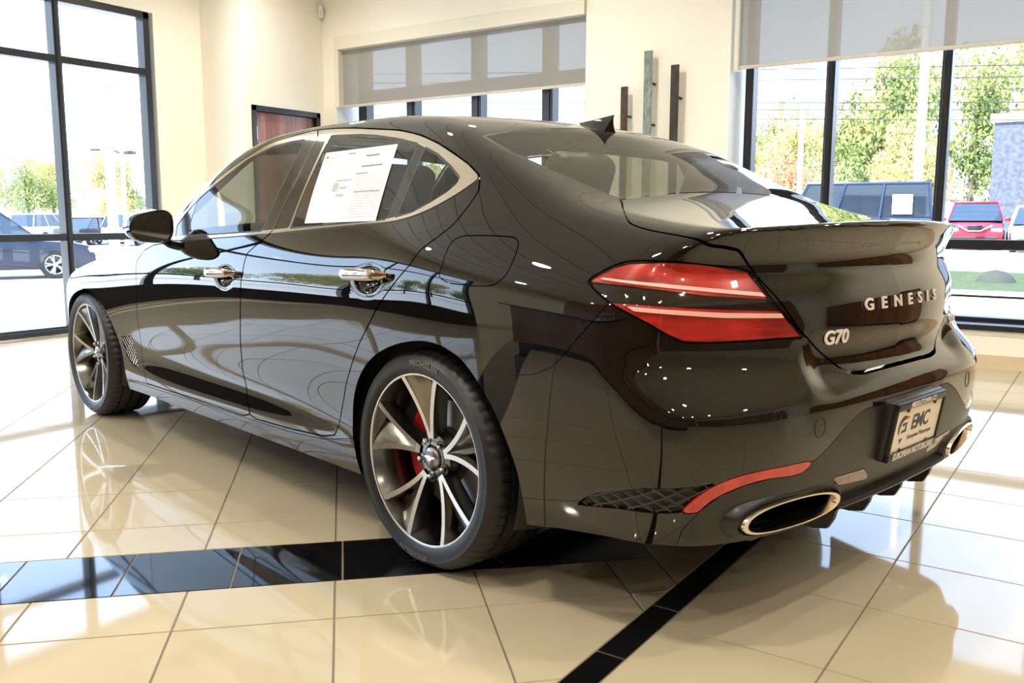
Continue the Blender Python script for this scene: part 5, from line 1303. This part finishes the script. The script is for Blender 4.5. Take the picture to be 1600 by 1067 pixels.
def tree(x, y, sc, sx, mi, k_, label, group=None):
    e = empty('tree', (x, y, gz(x, y)), random.uniform(0, 6)); e.scale = (sc*sx, sc*sx, sc); tagit(e, label, 'tree', group)
    if (k_, mi) not in LEAF: LEAF[(k_, mi)] = protos[k_][0].copy()
    o = link('foliage', LEAF[(k_, mi)], LM[mi], e); o['kind'] = 'stuff'
    link('trunk', trunks[k_], bark, e)
random.seed(21)
spec = [(-12.3, 41, 0.72, 0.72, 2, 'red-leaved autumn tree behind the thin white pole'), (-11.2, 55.9, 1.71, 0.72, 0, 'tall green tree behind the blue off-roader'), (-7.6, 68.6, 1.79, 0.72, 0, 'broad green tree between the thick white pole and the stone building'),
        (-20.4, 68.3, 1.35, 0.86, 1, 'yellow tree standing left of the red-leaved tree'), (-7.7, 46.9, 0.9, 0.79, 1, 'yellow-green bushy tree low behind the overhead wires'), (-4.3, 81.3, 1.79, 0.72, 1, 'yellowing tree rising beyond the stone building'), (3.1, 95.4, 2.03, 0.79, 0, 'green tree behind the pale parapet'),
        (-18, 83.1, 1.62, 0.86, 3, 'deep green tree behind the yellow-green bushes'), (-31.9, 99, 2.11, 0.86, 0, 'green tree at the end of the overhead wires'), (-33.9, 81.6, 1.8, 0.86, 1, 'yellow tree behind the shaded back window'), (-33, 60, 1.2, 0.94, 0, 'green tree behind the half-lowered shade')]
for i, (x, y, sc, sx, mi, lb) in enumerate(spec): tree(x, y, sc, sx, mi, i % 4, lb)
WOOD = [(-85.8, 29.1, 0.82, 0.87), (-90.2, 40.2, 1.03, 0.82), (-77.8, 31.8, 0.83, 0.89), (-80.6, 42.1, 1.05, 0.83), (-70.1, 34.3, 0.91, 0.77), (-72.6, 44.7, 0.77, 0.8), (-62.6, 36.8, 0.92, 0.73), (-64.9, 47.1, 1.02, 0.77), (-54.4, 38.6, 0.78, 0.73), (-56.5, 48.7, 1.05, 0.88), (-47.4, 41.0, 0.97, 0.85), (-47.0, 48.6, 0.7, 0.79), (-40.0, 42.5, 0.83, 0.75), (-40.3, 50.7, 0.97, 0.8)]
ROAD = [(-40.0, -8.0, 0.95, 0.86), (-49.4, -16.7, 1.31, 0.86), (-58.8, -27.2, 1.19, 0.86), (-70.7, -40.2, 1.68, 0.86), (-53.6, -37.0, 1.07, 0.86), (-69.1, -53.1, 1.33, 0.86), (-58.0, -50.0, 1.0, 0.86), (-68.9, -63.9, 1.18, 0.86), (-74.5, -73.8, 1.11, 0.86)]
for i, (x, y, sc, sx) in enumerate(WOOD):
    mi = (0, 1, 3, 1, 0)[i % 5]
    tree(x, y, sc, sx, mi, i % 4, '%s tree in the wood beyond the parking lot' % ('green', 'yellow', 'dark green')[{0: 0, 1: 1, 3: 2}[mi]], 'trees in the wood beyond the parking lot')
for i, (x, y, sc, sx) in enumerate(ROAD): tree(x, y, sc, sx, (0, 1)[i % 2], i % 4, '%s tree across the road mirrored in the car doors' % ('green', 'yellow')[i % 2], 'trees across the road')
